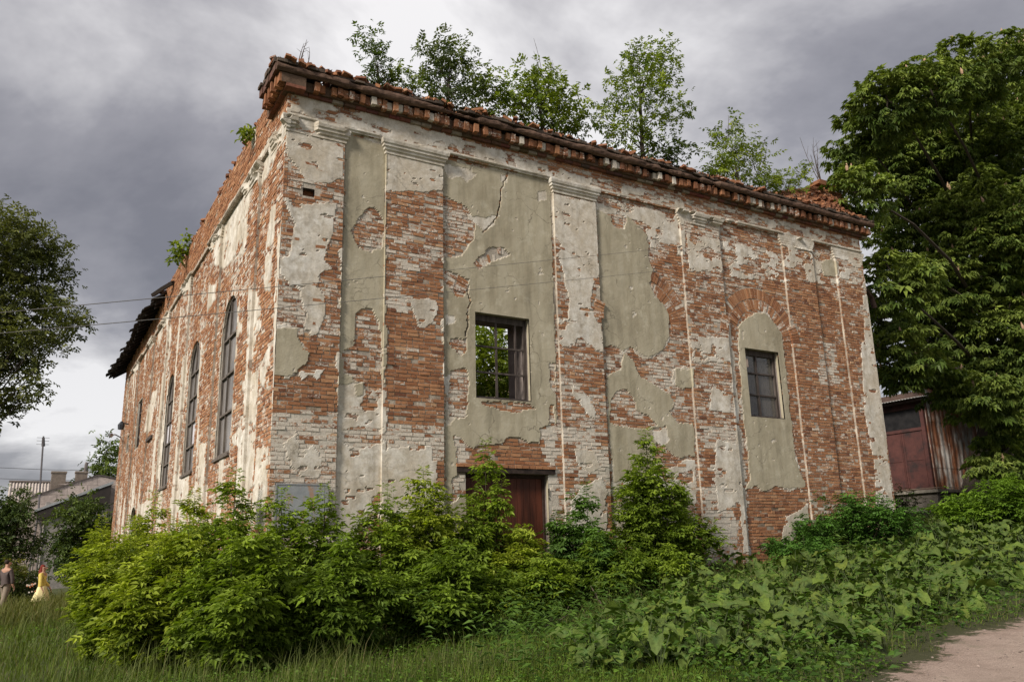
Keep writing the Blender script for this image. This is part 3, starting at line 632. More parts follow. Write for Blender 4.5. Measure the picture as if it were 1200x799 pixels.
# cornice along the front and a short way round the corner
corn = MB(); r_ = np.random.default_rng(3)
def rr(a, b): return float(r_.uniform(a, b))
CX0, CX1 = -0.36, 18.68
for i, x in enumerate(np.arange(CX0+0.26, 18.5, 0.26)):           # oversailing course under the dentils
    w = rr(0.24, 0.255); d = 0.07+rr(0, 0.02); corn.box(x, x+w, -d, 0.15, 10.985+rr(0, .004), 11.055, (lambda k: (rr(.10, .20), rr(.060, .085), rr(.04, .06)) if k else (.30, .255, .20))(rr(0, 1) > .3))
corn.box(CX0+0.16, CX1-0.12, -0.13, 0.3, 11.06, 11.27, (0.13, 0.085, 0.06))
xs_ = np.arange(CX0+0.03, CX1+0.02, 0.045); n = 9; th = np.linspace(-math.pi/2, math.pi/2, n); V = []; Cc_ = []
for q, x in enumerate(xs_):                                        # rounded moulding, worn and sooty
    w_ = float(fbm(np.array(x*1.7), np.array(1.0), 81, 4)); jn = 0.010*(abs((x/0.27) % 1-.5) > .46); R_ = 0.092+.05*(w_-.5)-jn-.045*max(0.0, min(1.0, (float(fbm(np.array(x*1.1), np.array(9.0), 91, 4))-.55)*14)); y0 = -0.27+.05*(float(fbm(np.array(x*2.3), np.array(5.0), 83, 4))-.5); z0 = 11.375+.012*(float(vn(x*1.1, 3, 85))-.5)
    for k, t_ in enumerate(th):
        r2 = R_+.018*(float(vn(x*9, k*1.3, 87))-.5); V.append((x, y0-r2*math.cos(t_), z0+r2*math.sin(t_))); g = .030+.11*float(fbm(np.array(x*3.1), np.array(k*.7), 89, 4)); Cc_.append((g*1.45, g*.90, g*.66))
corn.add(V, [[q*n+k, (q+1)*n+k, (q+1)*n+k+1, q*n+k+1] for q in range(len(xs_)-1) for k in range(n-1)], [[0, k, k+1] for k in range(1, n-1)], np.array(Cc_))
for i, x in enumerate(np.arange(CX0+0.03, CX1-.1, 0.21)):
    if rr(0, 1) < .12: continue
    gg = rr(.05, .11); x1 = min(x+rr(.19, .225), CX1); corn.box(x+rr(0, .004), x1, -0.355+rr(-.02, .06), 0.9, 11.463, 11.50+rr(0, .045), (gg*1.25, gg*.95, gg*.76))
for i, y in enumerate(np.arange(-0.28, 1.25, 0.26)):               # return round the left corner, broken off
    w = 0.25; s = 1 if y < 0.9 else 0.4
    corn.box(-0.10-rr(0, .03), 0.3, y, y+w, 10.99, 11.06, (rr(.14, .26), .09, .06)); corn.box(-0.16*s-0.05, 0.3, y, y+w, 11.062, 11.27, (.13, .085, .06))
    corn.box(-0.36*s+rr(-.03, .03), 0.3, y+.002, y+w, 11.29, 11.462, (rr(.07, .14), .07, .055)); corn.box(-0.38*s+rr(-.04, .05), 0.4, y-.005, y+w-.01, 11.468, 11.53+rr(0, .06), (.10, .075, .06))
cornice = corn.build('cornice', MCOR, ruin)
den = []
def dentil(c, hx, hy, hz, tint, wh):
    mb = MB(); j = [rr(-.004, .004) for _ in range(3)]
    mb.obox((c[0], c[1], c[2]), (hx, j[0], j[1]), (-j[0], hy, j[2]), (rr(-.006, .006), rr(-.006, .006), hz), (tint, rr(0, 1), wh))
    return mb.build('cornice_brick', MBR, cornice)
for i, x in enumerate(np.arange(CX0+0.16, CX1-0.05, 0.126)):
    if rr(0, 1) < 0.06: continue
    deep = (i % 2 == 0); d = (0.235 if deep else 0.19)+rr(-.03, .018); z1 = 11.268+rr(-.008, 0); z0 = 11.07+rr(-.015, .035)*(1 if rr(0, 1) > .15 else 2)+(0 if deep else .012)
    dentil((x, -d/2-0.03, (z0+z1)/2), 0.056, d/2, (z1-z0)/2, float(np.clip(r_.normal(.22, .17), .0, 1)), rr(.15, .5) if rr(0, 1) > .12 else .85)
for i, y in enumerate(np.arange(-0.16, 1.12, 0.128)):
    d = (0.27 if i % 2 else 0.20)+rr(-.02, .02); z0 = 11.05+rr(-.03, .03); dentil((-d/2-0.03, y, (z0+11.27)/2), d/2, 0.056, (11.27-z0)/2, float(np.clip(r_.normal(.28, .2), 0, 1)), rr(.1, .3))
# tumbled bricks and rubble along the wall tops
rub = MB()
def tumbled(p, s=1.0, tint=None):
    M_ = np.array(Matrix.Rotation(rr(0, 6.3), 3, 'Z') @ Matrix.Rotation(rr(-.5, .5), 3, 'X') @ Matrix.Rotation(rr(-.4, .4), 3, 'Y'))
    L = 0.125*s*(1 if rr(0, 1) > .4 else .55)
    rub.obox(p, M_[:, 0]*L, M_[:, 1]*0.06*s, M_[:, 2]*0.034*s, (float(np.clip(r_.normal(.16, .16), 0, 1)) if tint is None else tint, rr(0, 1), rr(0, .45)), rr(.82, 1))
for i in range(260):                             # loose bricks right on the cornice edge
    x = CX0+18.9*rr(0, 1)**1.3; tumbled((x, rr(-.33, 0), 11.50+rr(.02, .10)), 1.0)
for i in range(620):
    x = rr(-0.25, 18.4); y = rr(-0.25, 0.9)
    hgt = 0.10*float(fbm(np.array(x*0.9), np.array(0.3), 4, 3)); tumbled((x, y, 11.53+rr(0, 1)*hgt*2.0))
for i in range(520):
    y = rr(0.8, 30); x = rr(-0.02, 0.9); tumbled((x, y, 11.60+rr(0, .14)))
HP = [pt(x, y, Y=0.75) for x, y in ((870, 222), (893, 226), (915, 224), (940, 221), (962, 219), (975, 228), (988, 244))]
hx = [p[0] for p in HP]; hz = [p[2] for p in HP]
for i in range(760):                             # heap and stump of the right side wall beside the corner
    x = rr(hx[0], hx[-1]); z = float(np.interp(x, hx, hz)); k = rr(0, 1)**.6; tumbled((x, 0.72-.75*(1-k)+rr(-.05, .05), 11.5+(z-11.58)*k), 1.05, float(np.clip(r_.normal(.14, .16), 0, 1)))
for x in np.arange(hx[0]+.2, hx[-1]-.2, 0.26):
    z = float(np.interp(x, hx, hz)); q = 11.4
    while q < z-.10: rub.box(x+rr(0, .01), x+.25, 0.50+rr(-.02, .02), 1.3, q, q+.068, (rr(.0, .4), rr(0, 1), rr(0, .35))); q += .08
rub.build('wall_top_rubble', MBR, ruin, 'stuff')
zt = hz[4]; mb = MB(); mb.box(hx[4]-.35, hx[4]+.5, .55, 1.2, zt-.02, zt+.05, (.2, .5, 0)); mb.box(hx[4]-.2, hx[4]+.15, .6, 1.0, zt+.051, zt+.18, (.12, .5, 0)); mb.build('wall_stump', MBR, ruin)
# moss and grit on the ledge
n = 5200; xs = rng.uniform(-0.3, 18.5, n); ys = rng.uniform(-0.33, 0.3, n); zs = 11.53+0.07*fbm(xs*3, ys*6, 3, 3)
ang = rng.uniform(0, 6.28, n); s_ = rng.uniform(.02, .05, n); up = rng.uniform(.01, .05, n)
V = np.stack([np.stack([xs+s_*np.cos(ang+k*2.1), ys+s_*np.sin(ang+k*2.1), zs+(up if k == 0 else 0)], -1) for k in range(3)], 1).reshape(-1, 3)
c_ = np.repeat(np.stack([rng.uniform(.03, .10, n), rng.uniform(.04, .07, n), rng.uniform(.02, .03, n)], -1), 3, 0)
link('ledge_moss', mesh_np('ledge_moss', V, np.arange(n*3).reshape(-1, 3), False, c_), ruin, MCOR, 'stuff')
# ---- windows and door of the front
def fbox(mb, front, u0, u1, d0, d1, v0, v1, col=(1, 1, 1)):
    if front: mb.box(u0, u1, d0, d1, v0, v1, col)
    else: mb.box(d0, d1, u0, u1, v0, v1, col)
MGLASS = None
m, t, b, o = newmat("dusty_glass"); MGLASS = m
t.links.new(ramp(t, noise(t, 3.0, 5, 0.6, stretch=(1, 1, .4)), [(0.3, (0.10, 0.092, 0.09)), (0.7, (0.24, 0.22, 0.21))]), b.inputs['Base Color']); b.inputs['Roughness'].default_value = 0.28; b.inputs['Specular IOR Level'].default_value = 0.5
MWHITEP = simple("whitened_pane", (0.42, 0.41, 0.45), (0.62, 0.61, 0.66), 4, 0.5, 0)
m, t, b, o = newmat("grimy_clear_glass"); MCLEAR = m
gt = N(t, 'ShaderNodeBsdfTransparent'); gl = N(t, 'ShaderNodeBsdfGlossy'); gl.inputs['Roughness'].default_value = 0.12
b.inputs['Base Color'].default_value = (.16, .15, .14, 1); m1 = N(t, 'ShaderNodeMixShader'); t.links.new(ramp(t, noise(t, 3, 5, .6), [(.3, .12), (.75, .5)]), m1.inputs[0]); t.links.new(gt.outputs[0], m1.inputs[1]); t.links.new(b.outputs[0], m1.inputs[2])
m2 = N(t, 'ShaderNodeMixShader'); m2.inputs[0].default_value = 0.05; t.links.new(m1.outputs[0], m2.inputs[1]); t.links.new(gl.outputs[0], m2.inputs[2]); t.links.new(m2.outputs[0], o.inputs[0])
def rect_window(h, us_, vs_, dpt, glass, lab):
    u0, u1, v0, v1 = h; mb = MB(); f = 0.075
    fbox(mb, True, u0-.02, u0+f, dpt, dpt+.07, v0-.02, v1+.02); fbox(mb, True, u1-f, u1+.02, dpt, dpt+.07, v0-.02, v1+.02)
    fbox(mb, True, u0+f+.001, u1-f-.001, dpt-.003, dpt+.067, v0-.02, v0+f); fbox(mb, True, u0+f+.001, u1-f-.001, dpt+.003, dpt+.07, v1-0.15, v1+.02)
    for k in us_: x = u0+(u1-u0)*k; fbox(mb, True, x-.022, x+.022, dpt+.01, dpt+.05, v0+f+.001, v1-.151)
    for k in vs_: z = v1-(v1-v0)*k; fbox(mb, True, u0+f+.002, u1-f-.002, dpt+.004, dpt+.043, z-.02, z+.02)
    fbox(mb, True, u0-.005, u1+.005, 0.075, dpt-.004, v0+.001, v0+.03)
    w = mb.build('window', MWOOD, ruin); w['label'] = lab
    if glass:
        ue = [u0+f]+[u0+(u1-u0)*k for k in us_]+[u1-f]; ve = [v1-.15]+[v1-(v1-v0)*k for k in vs_]+[v0+f]
        for i in range(len(ue)-1):
            for k in range(len(ve)-1):
                mb = MB(); fbox(mb, True, ue[i]+.004, ue[i+1]-.004, dpt+.054, dpt+.059, ve[k+1]+.004, ve[k]-.004); mb.build('pane', MCLEAR, w)
rect_window(W1, (.44, .80), (.375, .68), 0.20, False, 'open dark window frame without glass, green leaves behind it')
rect_window(W2, (.44,), (.34, .66), 0.21, True, 'grimy six pane window under a bricked arch')
mb = MB()
for i, x in enumerate(np.arange(W2[0]+0.25, W2[1]-0.05, 0.17)): fbox(mb, True, x, x+0.16, 0.34, 0.365, W2[2]-.05, W2[3]-.2-0.25*(i % 3 == 0))
bo = mb.build('boarding', MWOOD, ruin)
# door: timber lintel, two leaves of upright boards
mb = MB(); mb.box(DR[0]-.22, DR[1]+.18, 0.03, 0.20, DR[3]+.001, DR[3]+0.11, (.3, .5, 0)); lint = mb.build('lintel', simple("sooty_timber", (0.018, 0.012, 0.010), (0.05, 0.034, 0.028), 8, .8, .4, .006), ruin)
ncb = 14
for i in range(ncb):
    w = (DR[1]-DR[0]+.42)/ncb; x = DR[0]-.23+i*w; mb = MB(); mb.box(x+.006, x+w-.006, 0.015+rr(-.012, .012), 0.16, DR[3]+.112, DR[3]+.112+rr(.064, .074), (rr(.4, .75), rr(0, 1), rr(.05, .4))); mb.build('lintel_brick', MBR, lint)
door = MB(); door.box(DR[0]+.001, DR[0]+.06, 0.22, 0.32, 0.3, DR[3]-.08); door.box(DR[1]-.06, DR[1]-.001, 0.22, 0.32, 0.3, DR[3]-.08); door.box(DR[0]+.001, DR[1]-.001, 0.215, 0.32, DR[3]-.079, DR[3]-.001)
dobj = door.build('door', simple("door_frame_wood", (0.028, 0.016, 0.012), (0.06, 0.035, 0.028), 8), ruin); dobj['label'] = 'red brown double door of upright boards, half hidden by bushes'
MDOOR = simple("red_brown_door_paint", (0.030, 0.009, 0.005), (0.105, 0.030, 0.016), 5.5, 0.6, 0.4, 0.004, (1, 1, 0.13))
nb = 12; wb = (DR[1]-DR[0]-.12)/nb
for i in range(nb):
    x = DR[0]+.06+i*wb; mb = MB(); mb.box(x+.004, x+wb-.004, 0.25+rr(-.004, .004), 0.285, 0.35, DR[3]-.085); mb.build('door_board', MDOOR, dobj)
# ---- tall arched windows and small openings of the left side
MWOOD2 = simple('greyed_frame_wood', (0.055, 0.045, 0.04), (0.17, 0.145, 0.125), 9, 0.8, 0.3, 0.004, (1, 1, 0.2))
def arched_window(h, nv, hk, white, lab, depth=0.115):
    u0, u1, v0, v1, rise = h; c = (u0+u1)/2; w = (u1-u0)/2; mb = MB()
    th = np.linspace(0, math.pi, 15); ar = lambda q, t: (c-(w-q)*math.cos(t), v1-rise+(rise-q)*math.sin(t))
    O = [(u0, v0)]+[ar(0, t) for t in th]+[(u1, v0)]; I = [(u0+.06, v0)]+[ar(.06, t) for t in th]+[(u1-.075, v0)]
    n = len(O); V = [(d, a, b_) for d in (depth, depth+.07) for L in (O, I) for a, b_ in L]
    Q = []
    for i in range(n-1): Q += [[i, n+i, n+i+1, i+1], [2*n+i, 2*n+i+1, 3*n+i+1, 3*n+i], [n+i, 3*n+i, 3*n+i+1, n+i+1], [i, i+1, 2*n+i+1, 2*n+i]]
    mb.add(V, Q)
    def top_at(u): return v1-rise+(rise-.075)*math.sqrt(max(0, 1-((u-c)/(w-.075))**2))
    fbox(mb, False, u0+.076, u1-.076, depth-.003, depth+.07, v0, v0+.09)
    fbox(mb, False, u0-.06, u1+.06, 0.01, depth-.004, v0-.07, v0-.002)
    mids = [u0+(u1-u0)*k for k in nv]
    for x in mids: fbox(mb, False, x-.022, x+.022, depth+.006, depth+.06, v0+.091, top_at(x)+.01)
    zs_ = [v1-(v1-v0)*k for k in hk]
    for z in zs_:
        e = 0.0 if z < v1-rise else w-(w-.075)*math.sqrt(max(0, 1-((z-v1+rise)/(rise-.075))**2))-.075
        fbox(mb, False, u0+.074+e, u1-.074-e, depth-.012, depth+.05, z-.026, z+.026)
    W_ = mb.build('window', MWOOD2, ruin); W_['label'] = lab
    ue = [u0+.07]+mids+[u1-.07]; ve = [None]+zs_+[v0+.085]
    for i in range(len(ue)-1):
        for k in range(len(ve)-1):
            a, b_ = ue[i]+.003, ue[i+1]-.003; lo = ve[k+1]; mb = MB()
            if ve[k] is None: xs_ = np.linspace(a, b_, 6); P = [(a, lo), (b_, lo)]+[(x, max(top_at(x), lo+.02)) for x in xs_[::-1]]
            else: P = [(a, lo), (b_, lo), (b_, ve[k]), (a, ve[k])]
            n = len(P); V = [(d, p[0], p[1]) for d in (depth+.05, depth+.056) for p in P]
            mb.add(V, [[q, n+q, n+(q+1) % n, (q+1) % n] for q in range(n)], [[0, q, q+1] for q in range(1, n-1)]+[[n, n+q+1, n+q] for q in range(1, n-1)])
            p = mb.build('pane', MWHITEP if (i, k) in white else MGLASS, W_)
            if (i, k) in white: p['label'] = 'pane painted white'
arched_window(HL[0], (.60,), (.26, .50, .74), (), 'tall arched timber window nearest the corner')
arched_window(HL[1], (.55,), (.24, .43, .62, .80), ((0, 3),), 'tall arched window with a whitened pane, middle of the three')
arched_window(HL[2], (.55,), (.24, .43, .62, .80), ((0, 2), (1, 2)), 'tall arched window farthest from the corner')
mb = MB(); h = HL[3]
fbox(mb, False, h[0], h[0]+.08, .14, .2, h[2], h[3]); fbox(mb, False, h[1]-.08, h[1], .14, .2, h[2], h[3]); fbox(mb, False, h[0]+.081, h[1]-.081, .143, .2, h[2], h[2]+.08); fbox(mb, False, h[0]+.081, h[1]-.081, .143, .2, h[3]-.08, h[3])
for k in range(1, 4): z = h[2]+(h[3]-h[2])*k/4; fbox(mb, False, h[0]+.081, h[1]-.081, .15, .19, z-.03, z+.03)
fbox(mb, False, (h[0]+h[1])/2-.03, (h[0]+h[1])/2+.03, .155, .195, h[2]+.081, h[3]-.081); mb.build('window', MWOOD, ruin)['label'] = 'small square headed upper window of the left side'
mb = MB(); fbox(mb, False, 17.9, 19.3, -0.02, .10, 6.02, 6.14); mb.build('niche_sill', MWOOD, ruin)
# roof remnant over the far end: rafters under ragged boards, eaves overhanging the left wall
roof = MB(); MROOF = mat_v("tarred_roof_boards", 0.9, 12, 0.6, 0.4, 0.01); ye = np.arange(17.0, 31.4, 0.34)
for i, y in enumerate(ye):
    e = -0.55-rr(0, .22)*(1+(y > 28)*.8)+(0.2 if y < 17.8 else 0); g = rr(.010, .030); zz = 11.46-0.004*(y-18); x1 = 3.2-rr(0, 1.0); w = rr(.30, .345)
    P = [(e, zz-0.02+e*.62), (x1, zz+0.02+x1*.62)]
    for lay, th in ((0, .045),):
        V = [(P[0][0], y, P[0][1]), (P[1][0], y, P[1][1]), (P[1][0], y+w, P[1][1]), (P[0][0], y+w, P[0][1])]; sag = rr(-.03, .03)
        roof.hexa([(a, b_, c+sag) for a, b_, c in V]+[(a, b_, c+th+sag+rr(0, .03)) for a, b_, c in V], (g, g*.85, g*.75))
    if i % 2 == 0:
        roof.hexa([(a, b_, c-.16) for a, b_, c in [(P[0][0]+.15, y+.1, P[0][1]), (P[1][0], y+.1, P[1][1]), (P[1][0], y+.2, P[1][1]), (P[0][0]+.15, y+.2, P[0][1])]]+[(a, b_, c-.035) for a, b_, c in [(P[0][0]+.15, y+.1, P[0][1]), (P[1][0], y+.1, P[1][1]), (P[1][0], y+.2, P[1][1]), (P[0][0]+.15, y+.2, P[0][1])]], (g*.8, g*.6, g*.5))
rf = roof.build('roof_remnant', MROOF, ruin)
a, b_ = pt(179, 346, X=-0.55), pt(203, 331, X=-0.05); mb = MB(); mb.tube([a, (a+b_)/2+np.array([0, 0, .02]), b_], [.085, .09, .09], 4, (.03, .022, .018)); mb.build('rafter', MROOF, rf)
a, b_ = pt(188, 343, X=-0.3), pt(197, 342, X=0.1); mb = MB(); mb.tube([a, b_], [.06, .09], 4, (.03, .022, .018)); mb.build('rafter', MROOF, rf)
# faded metal board leaning on the corner pilaster
a, b_ = pt(325, 568, Y=-.05), pt(382, 610, Y=-.05)
m, t, b, o = newmat("faded_blue_board"); c = ramp(t, noise(t, 4, 6, .65), [(.3, (.19, .205, .225)), (.7, (.31, .325, .335))])
c = mix(t, ramp(t, noise(t, 9, 5, .6, stretch=(1, 1, .3)), [(.54, 0.0), (.64, .8)]), c, (.34, .20, .12)); t.links.new(c, b.inputs['Base Color']); b.inputs['Roughness'].default_value = .5
board = empty('notice_board', ((a[0]+b_[0])/2, -.06, b_[2]), 'faded blue grey metal board fixed low on the brick corner, rust stained', 'board')
mb = MB(); mb.box(a[0], b_[0], -.055, -.047, b_[2]-.15, a[2]); mb.build('panel', m, board)
mb = MB(); mb.box(a[0]-.02, b_[0]+.02, -.062, -.040, a[2]+.001, a[2]+.03, (.24, .25, .26)); mb.box(a[0]-.03, a[0]-.001, -.062, -.040, b_[2]-.15, a[2], (.24, .25, .26)); mb.box(b_[0]+.001, b_[0]+.03, -.062, -.040, b_[2]-.15, a[2], (.24, .25, .26)); mb.build('frame', MMET, board)
# ------------------------------------------------------------------ plants
def lf(bx, by, ang, L, w, fold=0.10, droop=0.18):
    """one leaflet: base, left, tip, right and a mid point -> two folded quads"""
    c, s = math.cos(ang), math.sin(ang); f = lambda a, b_: (bx+a*c-b_*s, by+a*s+b_*c)
    P = [(0, 0, 0), (L*.42, w/2, fold*w*2), (L, 0, -droop*L), (L*.42, -w/2, fold*w*2)]
    return [(*f(a, b_), z) for a, b_, z in P]
def template(kind):
    if kind == 'elder':        # box elder: a stalk with five leaflets
        L = [lf(.62, 0, 0, .55, .27)]+[lf(.58, 0, a, .46, .22) for a in (.95, -.95)]+[lf(.34, 0, a, .42, .20) for a in (1.15, -1.15)]
    elif kind == 'chestnut':
        L = [lf(.12, 0, a, l, .27*l/.6, .10, .42) for a, l in ((0, .66), (.62, .62), (-.62, .62), (1.25, .50), (-1.25, .50), (1.9, .36), (-1.9, .36))]
    elif kind == 'pinnate':
        L = [lf(.9, 0, 0, .30, .14)]+[lf(x, 0, a, .32, .15) for x in (.80, .60, .40, .22) for a in (1.0, -1.0)]
    elif kind == 'oval':
        L = [lf(0, 0, 0, 1.0, .52)]
    elif kind == 'spray':      # a twig end with five oval leaves
        L = [lf(.55, 0, 0, .5, .26), lf(.35, 0, .8, .45, .25), lf(.35, 0, -.8, .45, .25), lf(.1, 0, 1.1, .42, .24), lf(.1, 0, -1.1, .42, .24)]
    elif kind == 'lance':
        L = [lf(0, 0, 0, 1.0, .24, .1, .3)]
    return np.array(L)
TPL = {k: template(k) for k in ('elder', 'chestnut', 'pinnate', 'oval', 'spray', 'lance')}
def leaves(P, D, size, kind, c1, c2, t=None, roll=0.5, up=1.0):
    """P (n,3) leaf bases, D (n,3) directions -> (V, T, C) folded leaflets"""
    n = len(P); P = np.asarray(P); D = D/(np.linalg.norm(D, axis=1)[:, None]+1e-9)
    Zr = np.tile([0, 0, up], (n, 1)).astype(float)+rng.normal(0, roll, (n, 3))
    Y = np.cross(Zr, D); Y /= np.linalg.norm(Y, axis=1)[:, None]+1e-9; Z = np.cross(D, Y)
    s = np.broadcast_to(size, n)*rng.uniform(.7, 1.25, n)
    T = TPL[kind]; m_ = len(T)
    loc = T[None]*s[:, None, None, None]*rng.uniform(.85, 1.15, (n, m_, 1, 1))
    loc[..., 2] += rng.normal(0, .05, (n, m_, 1))*s[:, None, None]
    V = P[:, None, None, :] + loc[..., 0:1]*D[:, None, None, :]+loc[..., 1:2]*Y[:, None, None, :]+loc[..., 2:3]*Z[:, None, None, :]
    k = n*m_; base = np.arange(k)*4
    F = np.concatenate([np.stack([base, base+2, base+1], 1), np.stack([base, base+3, base+2], 1)])
    if t is None: t = rng.random(n)
    t = np.clip(t+rng.normal(0, .18, n), 0, 1)[:, None]
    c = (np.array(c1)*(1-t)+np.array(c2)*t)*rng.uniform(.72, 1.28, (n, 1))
    C = np.repeat(np.repeat(c[:, None, :], m_, 1)*rng.uniform(.88, 1.12, (n, m_, 1)), 4, axis=1).reshape(-1, 3)
    return V.reshape(-1, 3), F, C
def leaf_obj(name, parts, mat, parent):
    V = []; F = []; C = []; n = 0
    for v, f, c in parts: V.append(v); F.append(f+n); C.append(c); n += len(v)
    return link(name, mesh_np(name, np.concatenate(V), np.concatenate(F), False, np.concatenate(C)), parent, mat, 'stuff')
def bez(a, b, bend, n=6):
    t = np.linspace(0, 1, n)[:, None]; mid = (a+b)/2+bend
    return a*(1-t)**2+2*mid*t*(1-t)+b*t*t
ELD1, ELD2 = (0.060, 0.106, 0.015), (0.225, 0.305, 0.034)
def shrub(name, label, group, base, height, rad, nstem, nleaf, size=0.225, kind='elder', c1=ELD1, c2=ELD2, mat=None, lean=(0, 0), low=0.12, cat='shrub', shoots=True, fill=0.47):
    base = np.array(base, float); root = empty(name, base, label, cat, group); mb = MB(); parts = []
    for s in range(nstem):
        a = 2*math.pi*(s+random.uniform(-.3, .3))/nstem; q = math.sqrt(random.uniform(.05, 1))
        h = height*(1-0.42*q*q)*random.uniform(.70, 1.0) if s else height
        if s == 0: q *= .3
        tip = base+np.array([math.cos(a)*rad*q+lean[0], math.sin(a)*rad*q+lean[1], h])
        st = base+np.array([math.cos(a)*rad*.18*q, math.sin(a)*rad*.18*q, -0.08])
        line = bez(st, tip, np.array([math.cos(a), math.sin(a), 0])*rad*.12+np.array([0, 0, h*.08]), 8)
        mb.tube(line, np.linspace(.022, .005, 8)*(.7+height*.18), 5, (.055, .05, .03))
        k = nleaf//nstem; nb = max(6, int(h*5.5)); per = max(3, int(k*.80/nb))
        for b_ in range(nb):
            t = min(.97, low+(1-low)*((b_+random.random())/nb)); q_ = min(6, int(t*7)); f = t*7-q_; st_ = line[q_]*(1-f)+line[q_+1]*f
            az = random.uniform(0, 6.28); L = rad*fill*(1.25-.85*t**1.5)*random.uniform(.45, 1.15); up_ = random.uniform(.10, 1.1)
            e = st_+np.array([math.cos(az), math.sin(az), up_])*L; bl = bez(st_, e, np.array([0, 0, .10*L]), 4)
            if b_ % 2 == 0: mb.tube(bl, np.linspace(.008, .003, 4)*(.7+height*.15), 4, (.06, .055, .03))
            u = rng.beta(1.5, .9, per)[:, None]; pos = st_*(1-u)+e*u+np.array([0, 0, .2*L])*u*(1-u)+rng.normal(0, .07+.10*L, (per, 3))*np.array([1, 1, .7])
            sd = rng.choice([-1, 1], per)[:, None]; dr = (e-st_)/(L+1e-6); pr = np.array([-dr[1], dr[0], 0])
            D = dr*np.array([1, 1, .4])*.8+pr*sd*rng.uniform(.2, 1.1, (per, 1))+rng.normal(0, .2, (per, 3)); D[:, 2] -= .34
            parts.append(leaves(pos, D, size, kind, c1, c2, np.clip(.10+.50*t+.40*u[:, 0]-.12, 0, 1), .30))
        kk = k//5; t = low+(1-low)*rng.random(kk); i = np.clip((t*7).astype(int), 0, 6); f = (t*7-i)[:, None]; p = line[i]*(1-f)+line[i+1]*f
        off = rng.normal(0, 1, (kk, 3)); D = off*np.array([1, 1, .3]); D[:, 2] -= .1
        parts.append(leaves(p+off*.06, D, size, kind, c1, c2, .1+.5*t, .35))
        if shoots:                 # upright tips with paired leaves
            k = 20; z = np.linspace(0, 1, k)**.8; ax = line[-1]-line[-2]; ax /= np.linalg.norm(ax); L = random.uniform(.2, .45)*min(1, height/2.5)
            sp = line[-1]+ax*L; mb.tube([line[-1], sp], [.006, .003], 4, (.10, .13, .04))
            pos = line[-1]+z[:, None]*ax*L; an = np.repeat(np.arange(k//2)*1.57, 2)+np.tile([0, math.pi], k//2)+random.uniform(0, 6)
            D = np.stack([np.cos(an), np.sin(an), .45-.9*(1-z)], 1)
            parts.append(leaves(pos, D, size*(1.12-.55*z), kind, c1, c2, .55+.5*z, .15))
    mb.build('stems', MBARK, root)
    leaf_obj('foliage', parts, mat or MLEAF, root)
    return root
def px_shrub(label, x, ytop, Y, halfw, nleaf, group='box elder bushes in front of the ruin', nstem=None, name='box_elder_shrub', **kw):
    P = pt(x, 640, Y=Y); X = P[0]; z0 = float(ground_z(X, Y)); T = pt(x, ytop, Y=Y); d = depth_of(T); r_ = halfw*d/FPX
    return shrub(name, label, group, (X, Y, z0), T[2]-z0+.12, r_*1.08, nstem or max(6, int(r_*11)), nleaf, **kw)
SH = [ # label, x, ytop, Y, half width, leaves
 ('bright green bush at the far left end of the row, under the house view', 112, 630, 7.0, 30, 1200),
 ('low bright bush at the left front of the row by the lawn', 145, 655, 0.3, 44, 1700),
 ('tall pale green bush under the leftmost tall window', 165, 604, 5.2, 44, 1800),
 ('pale green bush between two tall windows of the left side', 215, 598, 2.6, 46, 2000),
 ('bright full bush in the front rank, lit from the left', 205, 640, -2.0, 58, 2600),
 ('tall leafy bush below the tall window nearest the corner', 262, 580, 0.4, 46, 2200),
 ('dense front bush reaching the grass left of the corner', 290, 645, -3.2, 58, 2600),
 ('slim bush with upright shoots right at the building corner', 322, 600, -1.0, 34, 1300),
 ('thin airy bush growing in front of the blue grey board', 372, 594, -1.2, 36, 1150),
 ('broad dark bush low in front of the corner pilaster', 395, 650, -3.3, 58, 2500),
 ('bush in front of the second pilaster from the corner', 445, 600, -1.2, 40, 1500),
 ('tall bush left of the doorway against pale plaster', 492, 572, -0.9, 44, 1900),
 ('dark front bush below the doorway', 520, 652, -3.1, 62, 2500),
 ('tallest shoots hiding the left leaf of the red door', 562, 548, -0.8, 34, 1500),
 ('bush with pale tips in front of the red door', 606, 632, -1.3, 36, 1400),
 ('low bush right of the red door foot', 634, 664, -1.9, 46, 1700),
 ('dull green bush between the door and the third pilaster', 682, 590, -0.9, 36, 1700),
 ('low dark bush under the third pilaster', 706, 640, -1.4, 40, 1500),
 ('tall upright young box elder beside the olive plaster patch', 760, 524, -0.8, 34, 2300),
 ('leafy bush at the foot of the tall young box elder', 800, 588, -0.7, 32, 1500),
 ('low yellow green bush at the edge of the burdock', 775, 652, -1.5, 34, 900),
]
for (lab, x, yt, Y, hw, nl) in SH:
    kw = {}
    if 'dull' in lab: kw = dict(c1=(.045, .098, .022), c2=(.130, .230, .046))
    elif 'dark' in lab: kw = dict(c1=(.045, .086, .013), c2=(.170, .245, .028))
    elif 'pale' in lab or 'bright' in lab: kw = dict(c1=(.085, .138, .018), c2=(.315, .370, .040))
    px_shrub(lab, x, yt, Y, hw, int(nl*1.5), **kw)
